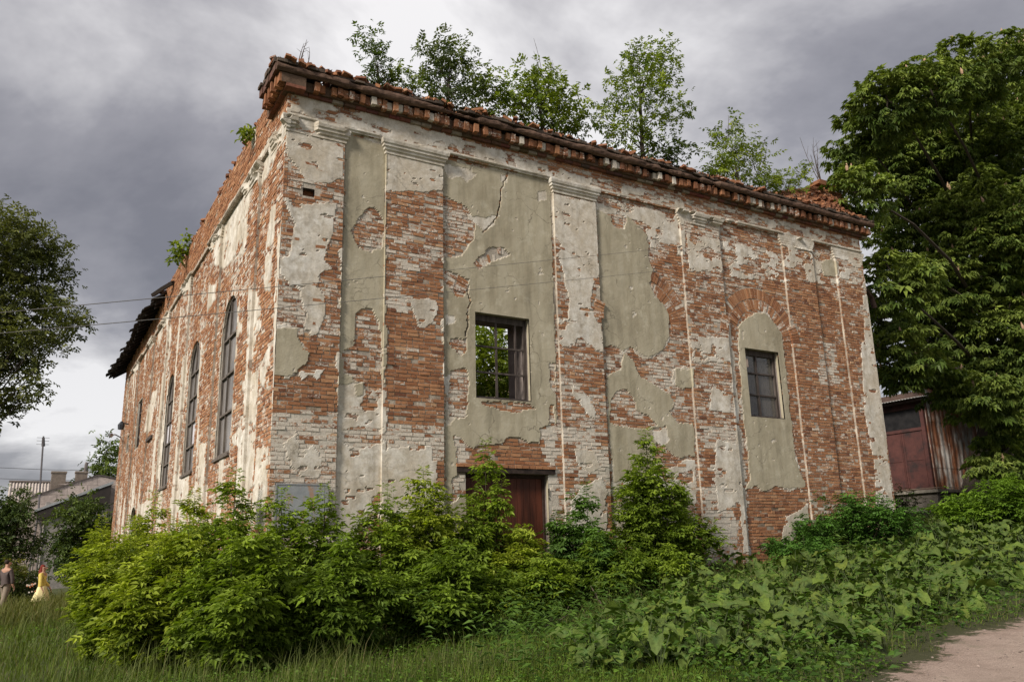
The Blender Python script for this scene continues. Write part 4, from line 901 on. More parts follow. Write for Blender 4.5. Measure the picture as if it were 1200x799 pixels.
# elder and other shrubs at the right end
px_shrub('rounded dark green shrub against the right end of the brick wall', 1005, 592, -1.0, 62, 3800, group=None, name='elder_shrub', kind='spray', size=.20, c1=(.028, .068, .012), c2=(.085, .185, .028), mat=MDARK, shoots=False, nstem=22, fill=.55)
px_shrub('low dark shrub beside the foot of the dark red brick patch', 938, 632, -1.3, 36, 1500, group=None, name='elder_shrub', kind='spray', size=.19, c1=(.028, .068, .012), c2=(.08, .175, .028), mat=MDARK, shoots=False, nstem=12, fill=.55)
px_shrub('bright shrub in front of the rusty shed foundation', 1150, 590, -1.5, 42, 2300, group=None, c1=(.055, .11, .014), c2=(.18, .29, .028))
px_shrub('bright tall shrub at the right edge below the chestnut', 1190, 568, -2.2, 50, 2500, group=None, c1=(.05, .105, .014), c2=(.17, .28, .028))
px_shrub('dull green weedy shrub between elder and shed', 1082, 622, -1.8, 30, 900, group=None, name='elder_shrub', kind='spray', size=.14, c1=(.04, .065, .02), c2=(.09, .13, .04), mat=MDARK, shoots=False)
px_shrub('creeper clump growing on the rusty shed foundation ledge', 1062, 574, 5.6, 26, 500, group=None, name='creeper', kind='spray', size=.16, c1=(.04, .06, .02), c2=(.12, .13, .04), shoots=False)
# young trees rooted on the wall top
def px_blobs(L, Y, jit=1.0):
    o = []
    for (x, y, r) in L:
        P = pt(x, y, Y=Y+random.uniform(-jit, jit)); o.append((P, r*depth_of(P)/FPX))
    return o
def tree(name, label, cat, group, base, blobs, kind, size, dens, c1, c2, mat, trunk_r, k=7, spread=.34, twigs=2, nlimb=None, dead=0, bark=(.075, .060, .048), flowers=0, via=None, fill=0.0, tier=0):
    base = np.array(base, float); root = empty(name, base, label, cat, group)
    tr = MB(); br = MB(); parts = []
    top = max((b_[0] for b_ in blobs), key=lambda P: P[2]); cen = sum(b_[0] for b_ in blobs)/len(blobs)
    fork = base+(np.array([cen[0], cen[1], top[2]])-base)*.62 if via is None else np.array(via)
    line = bez(base-np.array([0, 0, .15]), fork, (fork-base)*.02+np.array([random.uniform(-.1, .1), random.uniform(-.1, .1), 0])*trunk_r*6, 9)
    tr.tube(line, np.linspace(trunk_r*1.15, trunk_r*.45, 9), 9, bark)
    fl = []
    for (c, r) in blobs:
        q = min(8, max(1, int(8*np.clip((c[2]-base[2])/(fork[2]-base[2]+1e-6)*.62, .1, 1)))); q = max(q, 5) if tier else q; st = line[q]
        limb = bez(st, c, np.array([0, 0, .12*np.linalg.norm(c-st)])*(1 if c[2] > st[2] else -.4)+rng.normal(0, .06, 3)*np.linalg.norm(c-st), 6)
        br.tube(limb, np.linspace(trunk_r*.30, trunk_r*.07, 6), 5, bark)
        n = max(10, int(dens*4.2*(r/size)**2)); u = rng.normal(0, 1, (n, 3)); u /= np.linalg.norm(u, axis=1)[:, None]
        rad_ = r*.90*(.50+.50*rng.random(n)**.5)*(0.74+.52*fbm(u[:, 0]*2.2+u[:, 2]*1.3+9, u[:, 1]*2.2-u[:, 2]*1.1+9, int(r*97) % 50, 2))
        if fill: rad_[rng.random(n) < fill] *= .6
        cl = c+u*rad_[:, None]*np.array([1, 1, .92])
        for w in range(min(twigs, n)):
            br.tube(bez(c, cl[w], rng.normal(0, .08, 3)*r, 4), np.linspace(trunk_r*.09, trunk_r*.03, 4), 4, bark)
        pos = np.repeat(cl, k, 0)+rng.normal(0, spread*size*1.8, (n*k, 3)); uu = np.repeat(u, k, 0)
        D = uu*np.array([1, 1, .5])+rng.normal(0, .55, (n*k, 3)); D[:, 2] -= .22
        if tier:                       # tufts: flat rosettes of leaves facing up and out, dark gaps between them
            n2 = max(6, n//tier); cl2 = cl[:n2]; kk = k*tier; az = rng.uniform(0, 6.28, (n2, kk)); ra = rng.random((n2, kk))**.6*size*1.5
            o_ = np.stack([np.cos(az)*ra, np.sin(az)*ra, -.35*ra**1.5+rng.normal(0, .10, (n2, kk))*size*2], -1); uu = np.repeat(u[:n2], kk, 0)
            pos = (cl2[:, None, :]+o_).reshape(-1, 3); D = np.stack([np.cos(az), np.sin(az), np.full_like(az, -.35)], -1).reshape(-1, 3)+.45*uu+rng.normal(0, .25, (n2*kk, 3)); k_ = n2*kk
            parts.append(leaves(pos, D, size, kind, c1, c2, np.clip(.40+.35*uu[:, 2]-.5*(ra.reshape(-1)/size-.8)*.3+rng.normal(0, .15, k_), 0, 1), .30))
            if flowers: fl.append(cl2[u[:n2, 2] > -.1])
            continue
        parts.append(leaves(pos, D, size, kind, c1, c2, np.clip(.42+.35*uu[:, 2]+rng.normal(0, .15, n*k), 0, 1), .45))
        if flowers: fl.append(cl[u[:, 2] > -.1])
    tr.build('trunk', MBARK, root); br.build('limbs', MBARK, root)
    leaf_obj('crown', parts, mat, root)
    if flowers and fl:
        fl = np.concatenate(fl); fl = fl[rng.permutation(len(fl))[:flowers]]; fb = MB()
        for p in fl: fb.tube([p+(0, 0, .05), p+np.array([0, 0, .16]), p+np.array([rng.normal(0, .03), rng.normal(0, .03), .34])], [.035, .06, .008], 5, (.36, .24, .16))
        fb.build('flower_spikes', MCLOTH, root, 'stuff')
    for d_ in range(dead): pass
    return root
def dead_twigs(label, x, y, Y, n, hpx, group='bare dead twigs on the wall top'):
    P = pt(x, y, Y=Y); root = empty('dead_twigs', P, label, 'twigs', group); mb = MB(); s = depth_of(P)/FPX
    for i in range(n):
        e = P+np.array([random.uniform(-.4, .4), random.uniform(-.2, .2), 1.0])*hpx*s*random.uniform(.5, 1.0); L = bez(P+np.array([random.uniform(-.15, .15), 0, 0]), e, rng.normal(0, .05, 3), 6)
        mb.tube(L, np.linspace(.014, .004, 6), 4, (.085, .065, .055))
        for q in (2, 3, 4):
            if random.random() < .75: mb.tube([L[q], L[q]+np.array([random.uniform(-.5, .5), random.uniform(-.2, .2), random.uniform(.2, .6)])*hpx*s*.4], [.007, .003], 4, (.085, .065, .055))
    mb.build('twig', MBARK, root)
GW = 'young trees growing on the wall top'
YG1, YG2 = (.078, .122, .019), (.27, .33, .040)
def sapling(lab, bx, by, L, kind='elder', size=.22, dens=1.9, Y=0.35, c1=YG1, c2=YG2, tr=.05, k=5, **kw):
    B = pt(bx, by, Y=Y); B[2] = max(11.45, min(B[2], 11.62)); tree('sapling', lab, 'young tree', GW, B, px_blobs(L, Y, .25), kind, size, dens, c1, c2, MLEAF, tr, k, **kw)
sapling('small dark leafy sapling nearest the corner on the wall top', 446, 98, [(434, 46, 13), (436, 62, 13), (441, 78, 15), (446, 92, 15)], c1=(.045, .08, .014), c2=(.14, .20, .028), size=.17, dens=1.5)
sapling('tiny feathery seedling on the wall top beside the small dark sapling', 473, 101, [(470, 97, 7), (480, 99, 6)], 'pinnate', .24, dens=2.0, tr=.02)
sapling('feathery leaved sapling with grey green tufts, second from the corner', 524, 122, [(500, 68, 12), (529, 60, 12), (541, 72, 11), (518, 82, 12), (535, 92, 14), (520, 104, 13), (545, 100, 10), (510, 116, 10), (553, 118, 10)], 'pinnate', .30, dens=1.5, c1=(.05, .08, .03), c2=(.15, .18, .06))
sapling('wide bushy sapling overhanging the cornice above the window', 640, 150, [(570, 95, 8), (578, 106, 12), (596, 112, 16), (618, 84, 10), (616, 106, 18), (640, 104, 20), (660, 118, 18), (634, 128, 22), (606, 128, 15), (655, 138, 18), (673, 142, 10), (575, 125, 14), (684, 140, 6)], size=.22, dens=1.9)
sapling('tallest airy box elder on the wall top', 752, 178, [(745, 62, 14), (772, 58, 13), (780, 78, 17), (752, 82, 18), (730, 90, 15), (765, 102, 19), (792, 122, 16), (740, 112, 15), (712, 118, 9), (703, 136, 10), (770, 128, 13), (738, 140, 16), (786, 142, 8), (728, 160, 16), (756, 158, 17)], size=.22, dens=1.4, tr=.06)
sapling('dark bush at the right foot of the tallest wall top tree', 785, 190, [(778, 176, 14), (795, 180, 12), (770, 186, 10)], size=.22, c1=(.030, .052, .014), c2=(.085, .12, .026))
sapling('ash like sapling with a bare leader left of the rubble heap', 868, 214, [(853, 155, 9), (862, 172, 11), (876, 180, 10), (846, 186, 13), (862, 196, 14), (832, 200, 10), (880, 204, 14), (850, 208, 12)], 'pinnate', .34, dens=1.5, Y=.5)
sapling('low yellow green clump on the rubble heap near the right end', 925, 222, [(932, 204, 10), (918, 212, 12), (900, 214, 14), (938, 214, 8)], size=.22, dens=1.7, Y=.6)
sapling('little tuft of leaves hanging from the left wall top', 214, 300, [(222, 282, 7), (213, 292, 9), (209, 302, 7)], 'oval', .20, dens=2.5, Y=12.0, tr=.03)
sapling('sprig sprouting from the left wall just behind the cornice', 292, 158, [(291, 154, 4), (289, 158, 3)], 'oval', .13, dens=2.2, Y=2.9, tr=.015)
for a in (('upright bare twigs beside the small dark sapling', 450, 95, .3, 3, 52), ('thin dry stalks on the corner of the cornice', 357, 78, .1, 4, 38), ('bare branches rising out of the wide bushy sapling', 640, 112, .4, 5, 66), ('bare leader above the ash like sapling', 850, 165, .5, 2, 44), ('bent bare twigs right of the ash like sapling', 890, 205, .5, 3, 52), ('bare grey twigs in front of the chestnut crown', 962, 215, 1.0, 6, 62)):
    dead_twigs(*a)
# trees inside the ruin, seen through the empty window
for lab, x, Y, L in (('leafy tree inside the ruin seen through the empty window', 585, 6.0, [(560, 395, 22), (585, 405, 26), (575, 435, 26), (605, 440, 24), (560, 460, 24), (600, 470, 28), (575, 480, 26)]), ('smaller tree inside the ruin behind the right of the window', 625, 9.0, [(608, 400, 14), (625, 430, 26), (640, 450, 26), (620, 470, 26)])):
    B = pt(x, 560, Y=Y); tree('tree', lab, 'tree', None, (B[0], Y, .4), px_blobs(L, Y, .6), 'elder', .32, 2.8, (.10, .15, .024), (.28, .34, .045), MLEAF, .10, 5)
# horse chestnut at the right
CH = [(1140, 78, 50), (1090, 105, 50), (1040, 118, 44), (1190, 85, 58), (1012, 162, 44), (1060, 190, 64), (1130, 180, 74), (1205, 190, 80), (1008, 225, 42), (1075, 270, 64), (1150, 290, 74), (1222, 310, 80), (1048, 335, 48), (1108, 370, 58), (1180, 400, 66), (1058, 405, 36), (1105, 440, 30), (1160, 455, 36), (1210, 480, 52), (1255, 420, 80), (1265, 250, 90), (1255, 130, 70), (1245, 545, 50), (1025, 375, 34), (1040, 425, 24), (1120, 150, 60), (1180, 250, 70), (1100, 330, 50)]
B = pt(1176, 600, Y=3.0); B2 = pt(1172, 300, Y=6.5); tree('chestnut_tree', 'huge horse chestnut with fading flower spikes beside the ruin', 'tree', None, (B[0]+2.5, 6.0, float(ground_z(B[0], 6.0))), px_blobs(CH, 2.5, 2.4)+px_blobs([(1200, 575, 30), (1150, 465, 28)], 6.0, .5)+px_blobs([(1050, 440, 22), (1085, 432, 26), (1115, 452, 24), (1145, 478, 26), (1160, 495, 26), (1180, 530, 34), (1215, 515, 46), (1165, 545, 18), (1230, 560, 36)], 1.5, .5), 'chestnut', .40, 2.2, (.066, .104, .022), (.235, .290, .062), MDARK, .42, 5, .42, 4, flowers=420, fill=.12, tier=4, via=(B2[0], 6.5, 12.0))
# tree overhanging from the left edge
LT = [(20, 268, 26), (-20, 290, 50), (45, 285, 24), (60, 300, 18), (30, 315, 28), (10, 350, 36), (52, 345, 22), (70, 360, 14), (85, 382, 13), (55, 385, 20), (25, 395, 26), (-15, 400, 45), (65, 405, 14), (40, 425, 12), (38, 445, 9), (40, 462, 7), (5, 420, 20), (2, 462, 14), (-25, 475, 30), (92, 376, 8), (75, 322, 9), (-60, 340, 60), (-70, 430, 60), (15, 475, 6)]
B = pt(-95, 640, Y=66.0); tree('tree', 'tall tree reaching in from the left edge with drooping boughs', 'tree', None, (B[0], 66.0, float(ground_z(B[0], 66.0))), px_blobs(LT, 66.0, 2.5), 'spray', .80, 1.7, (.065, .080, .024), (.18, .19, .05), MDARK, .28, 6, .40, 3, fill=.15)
# small trees and bushes by the house at the far left
def px_tree(name, lab, x, ybase, Y, L, kind, size, dens, c1, c2, tr=.09, cat='tree', group=None):
    B = pt(x, ybase, Y=Y); tree(name, lab, cat, group, (B[0], Y, float(ground_z(B[0], Y))), px_blobs(L, Y, .7), kind, size, dens, c1, c2, MDARK, tr, 6, .4, 2)
px_tree('tree', 'small dark tree at the left edge in front of the grey house', 8, 690, 26, [(8, 592, 18), (22, 600, 14), (-8, 610, 24), (12, 618, 20), (32, 632, 12), (38, 642, 9), (8, 640, 16), (-15, 650, 24), (25, 590, 8)], 'spray', .32, 2.0, (.03, .052, .016), (.085, .12, .032))
px_tree('bush', 'dark leafy tree between the lean-to roof and the ruin', 95, 690, 34, [(92, 598, 18), (80, 618, 18), (110, 610, 18), (100, 630, 22), (75, 640, 16), (120, 625, 16), (68, 655, 12), (90, 655, 18), (118, 645, 18)], 'spray', .40, 2.2, (.035, .062, .016), (.11, .15, .032))
px_tree('tree', 'tree behind the far corner of the ruin', 125, 680, 50, [(124, 525, 9), (130, 535, 10), (120, 545, 8), (132, 552, 12), (125, 566, 14), (112, 575, 10), (134, 580, 14), (122, 590, 16)], 'spray', .55, 2.5, (.05, .085, .018), (.15, .20, .04))
px_tree('bush', 'dark bush behind the woman in yellow', 20, 700, 21, [(18, 682, 12), (30, 676, 10), (40, 684, 11), (12, 690, 12), (27, 692, 12)], 'spray', .26, 2.1, (.026, .040, .012), (.06, .085, .02), .04, 'bush')
px_tree('bush', 'yellow green bush behind the man at the left edge', 14, 690, 21, [(13, 664, 7), (18, 672, 8), (9, 674, 7)], 'spray', .22, 2.1, (.08, .10, .02), (.20, .20, .04), .03, 'bush')
# ---- burdock: every plant a rosette of big wavy leaves
def burdock_leaf(seed):
    r0 = np.random.default_rng(seed); n = 17; th = np.linspace(-2.75, 2.75, n); w0 = r0.uniform(.36, .52); tone = (1.25, 1.12) if seed in (4,) else (r0.uniform(.75, 1.2),)*2
    V = [(0, 0, 0)]; C = [(.08, .14, .04)]; ph = r0.uniform(0, 6, 4)
    for ring in (.52, 1.0):
        for q, a in enumerate(th):
            c, s_ = math.cos(a), math.sin(a); r = 1/math.sqrt((c/(1.0 if c > 0 else .42))**2+(s_/w0)**2); r *= 1-.10*(abs(a) < .25)*0+.05*r0.normal()*(ring == 1)
            x, y = r*c*ring, r*s_*ring; z = .30*abs(y)-.40*max(0, x)**2-.25*y*y+ring**2*.105*math.sin(a*4.2+ph[0])+ring**2*.06*math.sin(a*9+ph[1])
            V.append((x, y, z)); g = r0.uniform(.85, 1.12)*(1.12 if abs(a) < .2 else 1); C.append((.104*g*tone[0], .150*g*tone[1], .032*g))
    T = [[0, 1+q, 2+q] for q in range(n-1)]; Q = [[1+q, 1+n+q, 2+n+q, 2+q] for q in range(n-1)]
    return mesh_np('leaf', V, [np.array(Q), np.array(T)], True, C)
BL = [burdock_leaf(s) for s in range(12)]
for me_ in BL: me_.materials.append(MBUR)
def burdock(x, y, s, nl, label):
    z = float(ground_z(x, y)); root = empty('burdock_plant', (x, y, z), label, 'burdock', 'burdock plants with big leaves on the bank')
    stalk = MB(); a0 = random.uniform(0, 6.28)
    for i in range(nl):
        a = a0+i*2.4+random.uniform(-.3, .3); tall = (i/nl); L = s*random.uniform(.14, .26)*(1.15-.45*tall); el = .35+1.0*tall+random.uniform(-.1, .2); ln = s*random.uniform(.22, .42)*(.8+.6*tall)
        e = np.array([math.cos(a)*math.cos(el), math.sin(a)*math.cos(el), math.sin(el)])*ln
        stalk.tube([np.array([x, y, z-.02]), np.array([x, y, z])+e*.5+np.array([0, 0, .03]), np.array([x, y, z])+e], [.012, .010, .006], 4, (.09, .12, .05))
        o = bpy.data.objects.new('leaf', BL[random.randrange(12)]); COL.objects.link(o); o.parent = root; o.location = e
        o.scale = (L*1.2, L*1.2, L*1.2); o.rotation_euler = (random.uniform(-.5, .5), random.uniform(-.35, .75)-.25*tall, a)
    stalk.build('stalks', MGRASS, root)
nb_ = 0; tries = 0; placed = []
while nb_ < 290 and tries < 16000:
    tries += 1
    x = random.uniform(690, 1215); f = np.interp(x, [690, 740, 800, 850, 1000, 1200], [775, 742, 700, 670, 634, 622]); l = np.interp(x, [690, 760, 880, 960, 1020, 1080, 1130, 1200], [795, 812, 800, 790, 768, 738, 722, 702])
    y = random.uniform(f, l); P = gpt(x, y)
    if P[1] > -0.7 or depth_of(P) > 34 or depth_of(P) < 9.9 or P[1] < road_edge(P[0])+0.9: continue
    if fbm(np.array(P[0]*.55), np.array(P[1]*.55), 19, 3) < .36: continue
    if any((P[0]-a)**2+(P[1]-b_)**2 < .10 for a, b_ in placed): continue
    placed.append((P[0], P[1])); nb_ += 1
    where = ['at the weedy left end of the patch', 'below the arched window', 'below the rounded dark shrub', 'below the rusty shed', 'below the chestnut at the right edge'][int(np.searchsorted([790, 890, 1000, 1100], x))]
    place = 'beside the dirt road' if P[1] < road_edge(P[0])+2.2 else ('close under the wall' if P[1] > -3.0 else 'in mid slope')
    sz = random.choice((random.uniform(.55, .85), random.uniform(.9, 1.3), random.uniform(.9, 1.3)))
    burdock(P[0], P[1], sz, random.randint(6, 9), ('small' if sz < .87 else 'large')+' burdock plant '+place+' '+where)
# ---- weeds, nettles and grass
def scatter(n, r0, r1, a0, a1):
    r = np.exp(rng.uniform(math.log(r0), math.log(r1), n)); a = YAW+np.radians(rng.uniform(a0, a1, n))
    X = CAM[0]+r*np.sin(a); Y = CAM[1]+r*np.cos(a); return X, Y
def outside(X, Y):
    return ~((X > -0.15) & (X < 18.6) & (Y > -0.15) & (Y < 30.6)) & (Y > road_edge(X)+0.05+1.3*(fbm(X*1.9, Y*1.9, 77, 4)-.5)) & ~((X > 24) & (Y > 4.5))
def grass(name, label, n, r0, r1, a0, a1, h0, h1, w, c1, c2, field=None):
    X, Y = scatter(n, r0, r1, a0, a1); k = outside(X, Y)
    if field is not None: k &= field(X, Y)
    X, Y = X[k], Y[k]; n = len(X); Z = ground_z(X, Y)-.02; d = np.hypot(X-CAM[0], Y-CAM[1])
    cl = fbm(X*.9, Y*.9, 91, 4); h = rng.uniform(h0, h1, n)*(0.55+.9*cl); near = np.clip((Y-road_edge(X))/1.6, .45, 1); h *= near
    a = rng.uniform(0, 6.28, n); b_ = rng.uniform(.1, 1.0, n)*h; ww = w*np.clip(d/13, .7, 2.4)*rng.uniform(.6, 1.3, n)
    dx, dy = np.cos(a), np.sin(a); ox, oy = -dy*ww, dx*ww
    V = np.stack([np.stack([X-ox, Y-oy, Z], -1), np.stack([X+ox, Y+oy, Z], -1), np.stack([X+dx*b_*.35+ox*.7, Y+dy*b_*.35+oy*.7, Z+h*.62], -1), np.stack([X+dx*b_*.35-ox*.7, Y+dy*b_*.35-oy*.7, Z+h*.62], -1), np.stack([X+dx*b_, Y+dy*b_, Z+h], -1)], 1)
    base = np.arange(n)*5
    t = np.clip(rng.random(n)*.6+.6*(cl-.3), 0, 1)[:, None]; c = (np.array(c1)*(1-t)+np.array(c2)*t)*rng.uniform(.75, 1.25, (n, 1))
    dry = rng.random(n) < .05; c[dry] = np.array([.20, .17, .08])*rng.uniform(.7, 1.2, (dry.sum(), 1))
    me = mesh_np(name, V.reshape(-1, 3), [np.stack([base, base+1, base+2, base+3], 1), np.stack([base+3, base+2, base+4], 1)], False, np.repeat(c, 5, 0))
    o = link(name, me, None, MGRASS, 'stuff'); o['label'] = label; o['category'] = 'grass'
grass('grass', 'green meadow grass in front of the bushes and along the road', 128000, 6.5, 42, -36, 36, .07, .22, .0065, (.052, .088, .012), (.145, .200, .028))
grass('tall_grass', 'tall seeding grass on the left lawn and under the bushes', 24000, 10, 40, -36, 36, .25, .55, .0045, (.06, .09, .022), (.17, .19, .060), lambda X, Y: fbm(X*.35, Y*.35, 23, 3) > .42)
def weeds(name, label, n, field, kind, size, h, c1, c2, a0=-36, a1=36):
    X, Y = scatter(n, 8, 34, a0, a1); k = outside(X, Y) & field(X, Y); X, Y = X[k], Y[k]; n = len(X); Z = ground_z(X, Y); cl = fbm(X*1.1, Y*1.1, 55, 3)
    hh = h*rng.random(n)**.7*(.35+1.1*cl); a = rng.uniform(0, 6.28, n)
    D = np.stack([np.cos(a), np.sin(a), rng.uniform(-.3, .35, n)], 1)
    v, f, c = leaves(np.stack([X, Y, Z+hh], 1), D, size, kind, c1, c2, np.clip(hh/h*1.2, 0, 1), .5)
    o = link(name, mesh_np(name, v, f, False, c), None, MLEAF, 'stuff'); o['label'] = label; o['category'] = 'weeds'
grass('tall_grass', 'tall grass hiding the legs of the two people at the far left', 5000, 26, 36, -34, -20, .40, .75, .006, (.07, .09, .024), (.18, .18, .06))
weeds('nettles', 'nettles and low weeds growing between the bushes and the burdock', 26000, lambda X, Y: (Y > -7.5) & (Y < -.6) & (X > 1.0) & (X < 14) & (fbm(X*.6, Y*.6, 13, 3) > .40), 'lance', .13, .75, (.040, .086, .018), (.11, .19, .038))
weeds('ground_weeds', 'low broad leaved weeds on the lawn', 52000, lambda X, Y: fbm(X*.5, Y*.5, 31, 3) > .42, 'oval', .06, .16, (.042, .09, .014), (.115, .205, .030))
weeds('bank_undergrowth', 'undergrowth filling the bank below the burdock leaves', 14000, lambda X, Y: (X > 3) & (Y < -.6) & (Y > -9), 'oval', .10, .40, (.03, .07, .014), (.085, .16, .028), 0, 36)
# fallen dead branches
for lab, a, b_ in (('long pale fallen branch leaning out of the bushes', (522, 756), (568, 716)), ('thin dry branch leaning right of the door bushes', (708, 714), (692, 686)), ('dry branch lying among the weeds', (640, 734), (668, 716))):
    A, B = gpt(*a), gpt(a[0], a[1]); Bt = pt(*b_, Y=A[1]+.25); root = empty('dead_branch', A, lab, 'branch', 'dead branches in the weeds'); mb = MB()
    L = bez(A, Bt, np.array([.05, 0, -.06]), 7); mb.tube(L, np.linspace(.020, .008, 7), 6, (.19, .15, .115))
    mb.tube([L[4], L[4]+np.array([.15, .05, .18])], [.008, .003], 4, (.19, .15, .115)); mb.tube([L[2], L[2]+np.array([-.12, .02, .12])], [.008, .003], 4, (.19, .15, .115)); mb.build('stick', MBARK, root)
# ------------------------------------------------------------------ rusty shed at the right
GY = 7.0; c0 = pt(1096, 573, Y=GY); GX, GZ = c0[0], c0[2]
g1 = pt(1078, 462, X=GX-.0) if False else pt(1076, 461, Y=GY); GT = g1[2]
gl_ = pt(1036, 578, X=GX); GL = gl_[1]+1.2
shed = empty('metal_shed', (GX, GY, GZ), 'rusty corrugated metal shed with a red brown gate on a concrete base', 'shed')
MRUST = newmat("rust_streaked_sheet"); m, t, b, o = MRUST; MRUST = m
c = ramp(t, noise(t, 2.2, 7, .7, stretch=(1, 1, .28)), [(.34, (.09, .034, .018)), (.44, (.19, .075, .036)), (.53, (.25, .185, .155)), (.61, (.42, .40, .385))]); t.links.new(c, b.inputs['Base Color']); b.inputs['Roughness'].default_value = .7; bump(t, b, noise(t, 9, 6, .7), .4, .01)
m, t, b, o = newmat("red_brown_gate_paint"); MGATE = m
c = ramp(t, noise(t, 1.7, 7, .68), [(.34, (.030, .020, .020)), (.5, (.072, .029, .026)), (.7, (.105, .042, .036))]); t.links.new(c, b.inputs['Base Color']); b.inputs['Roughness'].default_value = .6; bump(t, b, noise(t, 7, 6, .7), .3, .008)
MDKG = simple('dark_shed_glass', (.006, .006, .007), (.02, .019, .02), 3, .5, 0)
TB = GT-1.55                                              # bottom of the glazed band
mb = MB(); fr = [(GY+.12, GY+.30), (GL-.2, GL)]
for a, b_ in ((GY+.02, GY+.20), (GL-.18, GL)): mb.box(GX-.05, GX+.10, a, b_, GZ, GT-.35)
mb.box(GX-.052, GX+.09, GY+.201, GL-.181, TB-.09, TB+.05); mb.box(GX-.052, GX+.09, GY+.201, GL-.181, GT-.60, GT-.352); mb.box(GX-.055, GX+.095, GY+.201, GL-.181, GZ+.001, GZ+.12)
gate = mb.build('gate', MGATE, shed); ym = (GY+GL)/2; e = [GY+.205, ym-.6, GL-.185]
for a, b_ in ((GY+.205, ym-.62), (ym-.60, GL-.185)):
    mb = MB(); mb.box(GX, GX+.04, a, b_, GZ+.125, TB-.095); mb.box(GX-.02, GX-.001, a+.05, a+.11, GZ+.16, TB-.13); mb.box(GX-.02, GX-.001, b_-.11, b_-.05, GZ+.16, TB-.13); mb.box(GX-.019, GX-.001, a+.112, b_-.112, (GZ+TB)/2-.03, (GZ+TB)/2+.03); mb.build('gate_leaf', MGATE, gate)
for a, b_ in ((GY+.205, ym+.5), (ym+.62, GL-.185)):
    mb = MB(); mb.box(GX+.03, GX+.036, a, b_, TB+.055, GT-.605); mb.build('pane', MDKG, gate)
mb = MB(); mb.box(GX-.05, GX+.05, ym+.505, ym+.615, TB+.051, GT-.604); mb.build('mullion', MGATE, gate)
mb = MB(); mb.box(GX-.5, GX+.1, GY-.25, GL+.3, GT-.349, GT-.25, (.07, .045, .04)); mb.build('eaves_board', MMET, shed)
pw = 1.45; z0 = GZ-.1; zs_ = list(np.arange(z0, GT+2.8, 1.05)); mrib = []
for i in range(8):                                         # siding: individual sheets, ribbed
    x0 = GX+.11+i*pw; lay = i % 2
    for k in range(len(zs_)-1):
        mb = MB(); nseg = 9; xs_ = np.linspace(x0+.006, x0+pw-.006, nseg*2); dd = np.where((np.arange(nseg*2)//2) % 2 == 0, 0.0, .028)+lay*.006+rr(-.01, .01)
        za, zb = zs_[k]+.006, zs_[k+1]-.006; V = [(x, GY-.01-d_, z) for z in (za, zb) for x, d_ in zip(xs_, dd)]+[(x, GY+.03, z) for z in (za, zb) for x in (xs_[0], xs_[-1])]
        n = len(xs_); Q = [[q, q+1, n+q+1, n+q] for q in range(n-1)]+[[2*n, 2*n+2, 2*n+3, 2*n+1], [0, n, 2*n+2, 2*n], [n-1, 2*n+1, 2*n+3, 2*n-1]]
        mb.add(V, Q); mb.build('siding_panel', MRUST, shed)
mb = MB(); mb.box(GX+.07, GX+.16, GY-.07, GY-.045, GZ-.1, GT+2.8, (.11, .045, .03)); mb.box(GX+.12, GX+12, GY+.05, GY+.2, GZ-.1, GT+2.8, (.1, .05, .035)); mb.box(GX+.12, GX+.3, GY+.21, GL, GT-.2, GT+.2, (.08, .05, .04)); mb.build('frame', MMET, shed)
mb = MB(); n = 60; ys = np.linspace(GY-.3, GL+.4, n); zz = .03*(np.arange(n) % 2)
V = [(x, y, GT-.24+h+z+th) for th in (0, .012) for x, h in ((GX-.75, -.02), (GX+4.5, .75)) for y, z in zip(ys, zz)]
Q = [[q, q+1, n+q+1, n+q] for q in range(n-1)]+[[2*n+q, 3*n+q, 3*n+q+1, 2*n+q+1] for q in range(n-1)]+[[q, 2*n+q, 2*n+q+1, q+1] for q in range(n-1)]; mb.add(V, Q, col=(.42, .41, .40)); mb.build('roof', MCONC, shed)
mb = MB(); mb.box(GX+.3, GX+12, GY+.2, GL+2, GZ-1.6, GZ-.02, (.14, .12, .10)); mb.build('floor_slab', MCONC, shed)
# concrete base, blocks and broken stones below the gate
xL = GX-2.2
base_ = empty('concrete_plinth', (GX-1, GY, GZ-1.4), 'crumbling concrete plinth of stacked blocks under the rusty shed', 'plinth')
mb = MB(); mb.box(GX-.45, GX+9, GY-.35, GL+2, GZ-2.2, GZ-.16, (.13, .115, .10)); mb.box(GX-.6, GX+2.2, GY-.5, GL+2, GZ-.158, GZ-.02, (.22, .20, .17)); mb.build('slab', MCONC, base_)
for i in range(16):
    p = (GX-.55+rr(0, 5.5), GY-.55-rr(0, .5), GZ-rr(.45, 1.6)); mb = MB(); M_ = np.array(Matrix.Rotation(rr(-.4, .4), 3, 'Z') @ Matrix.Rotation(rr(-.2, .2), 3, 'Y')); mb.obox(p, M_[:, 0]*rr(.16, .42), M_[:, 1]*.22, M_[:, 2]*rr(.09, .2), (rr(.10, .24),)*2+(rr(.08, .18),), rr(.75, .95)); mb.build('stone', MCONC, base_)
mb = MB(); mb.tube([(GX-.62, GL, GZ+.03), (GX-.64, GY-.6, GZ+.03), (GX+1.8, GY-.62, GZ+.03)], [.02]*3, 5, (.22, .17, .13)); mb.build('pipe', MMET, base_)
# dark drain spout on the right corner of the ruin
a = pt(1011, 335, Y=.25); mb = MB(); mb.tube([a, a+np.array([.5, .1, -.30]), a+np.array([.62, .12, -.62])], [.09, .085, .085], 7, (.05, .025, .02)); mb.build('rain_spout', MMET, ruin)
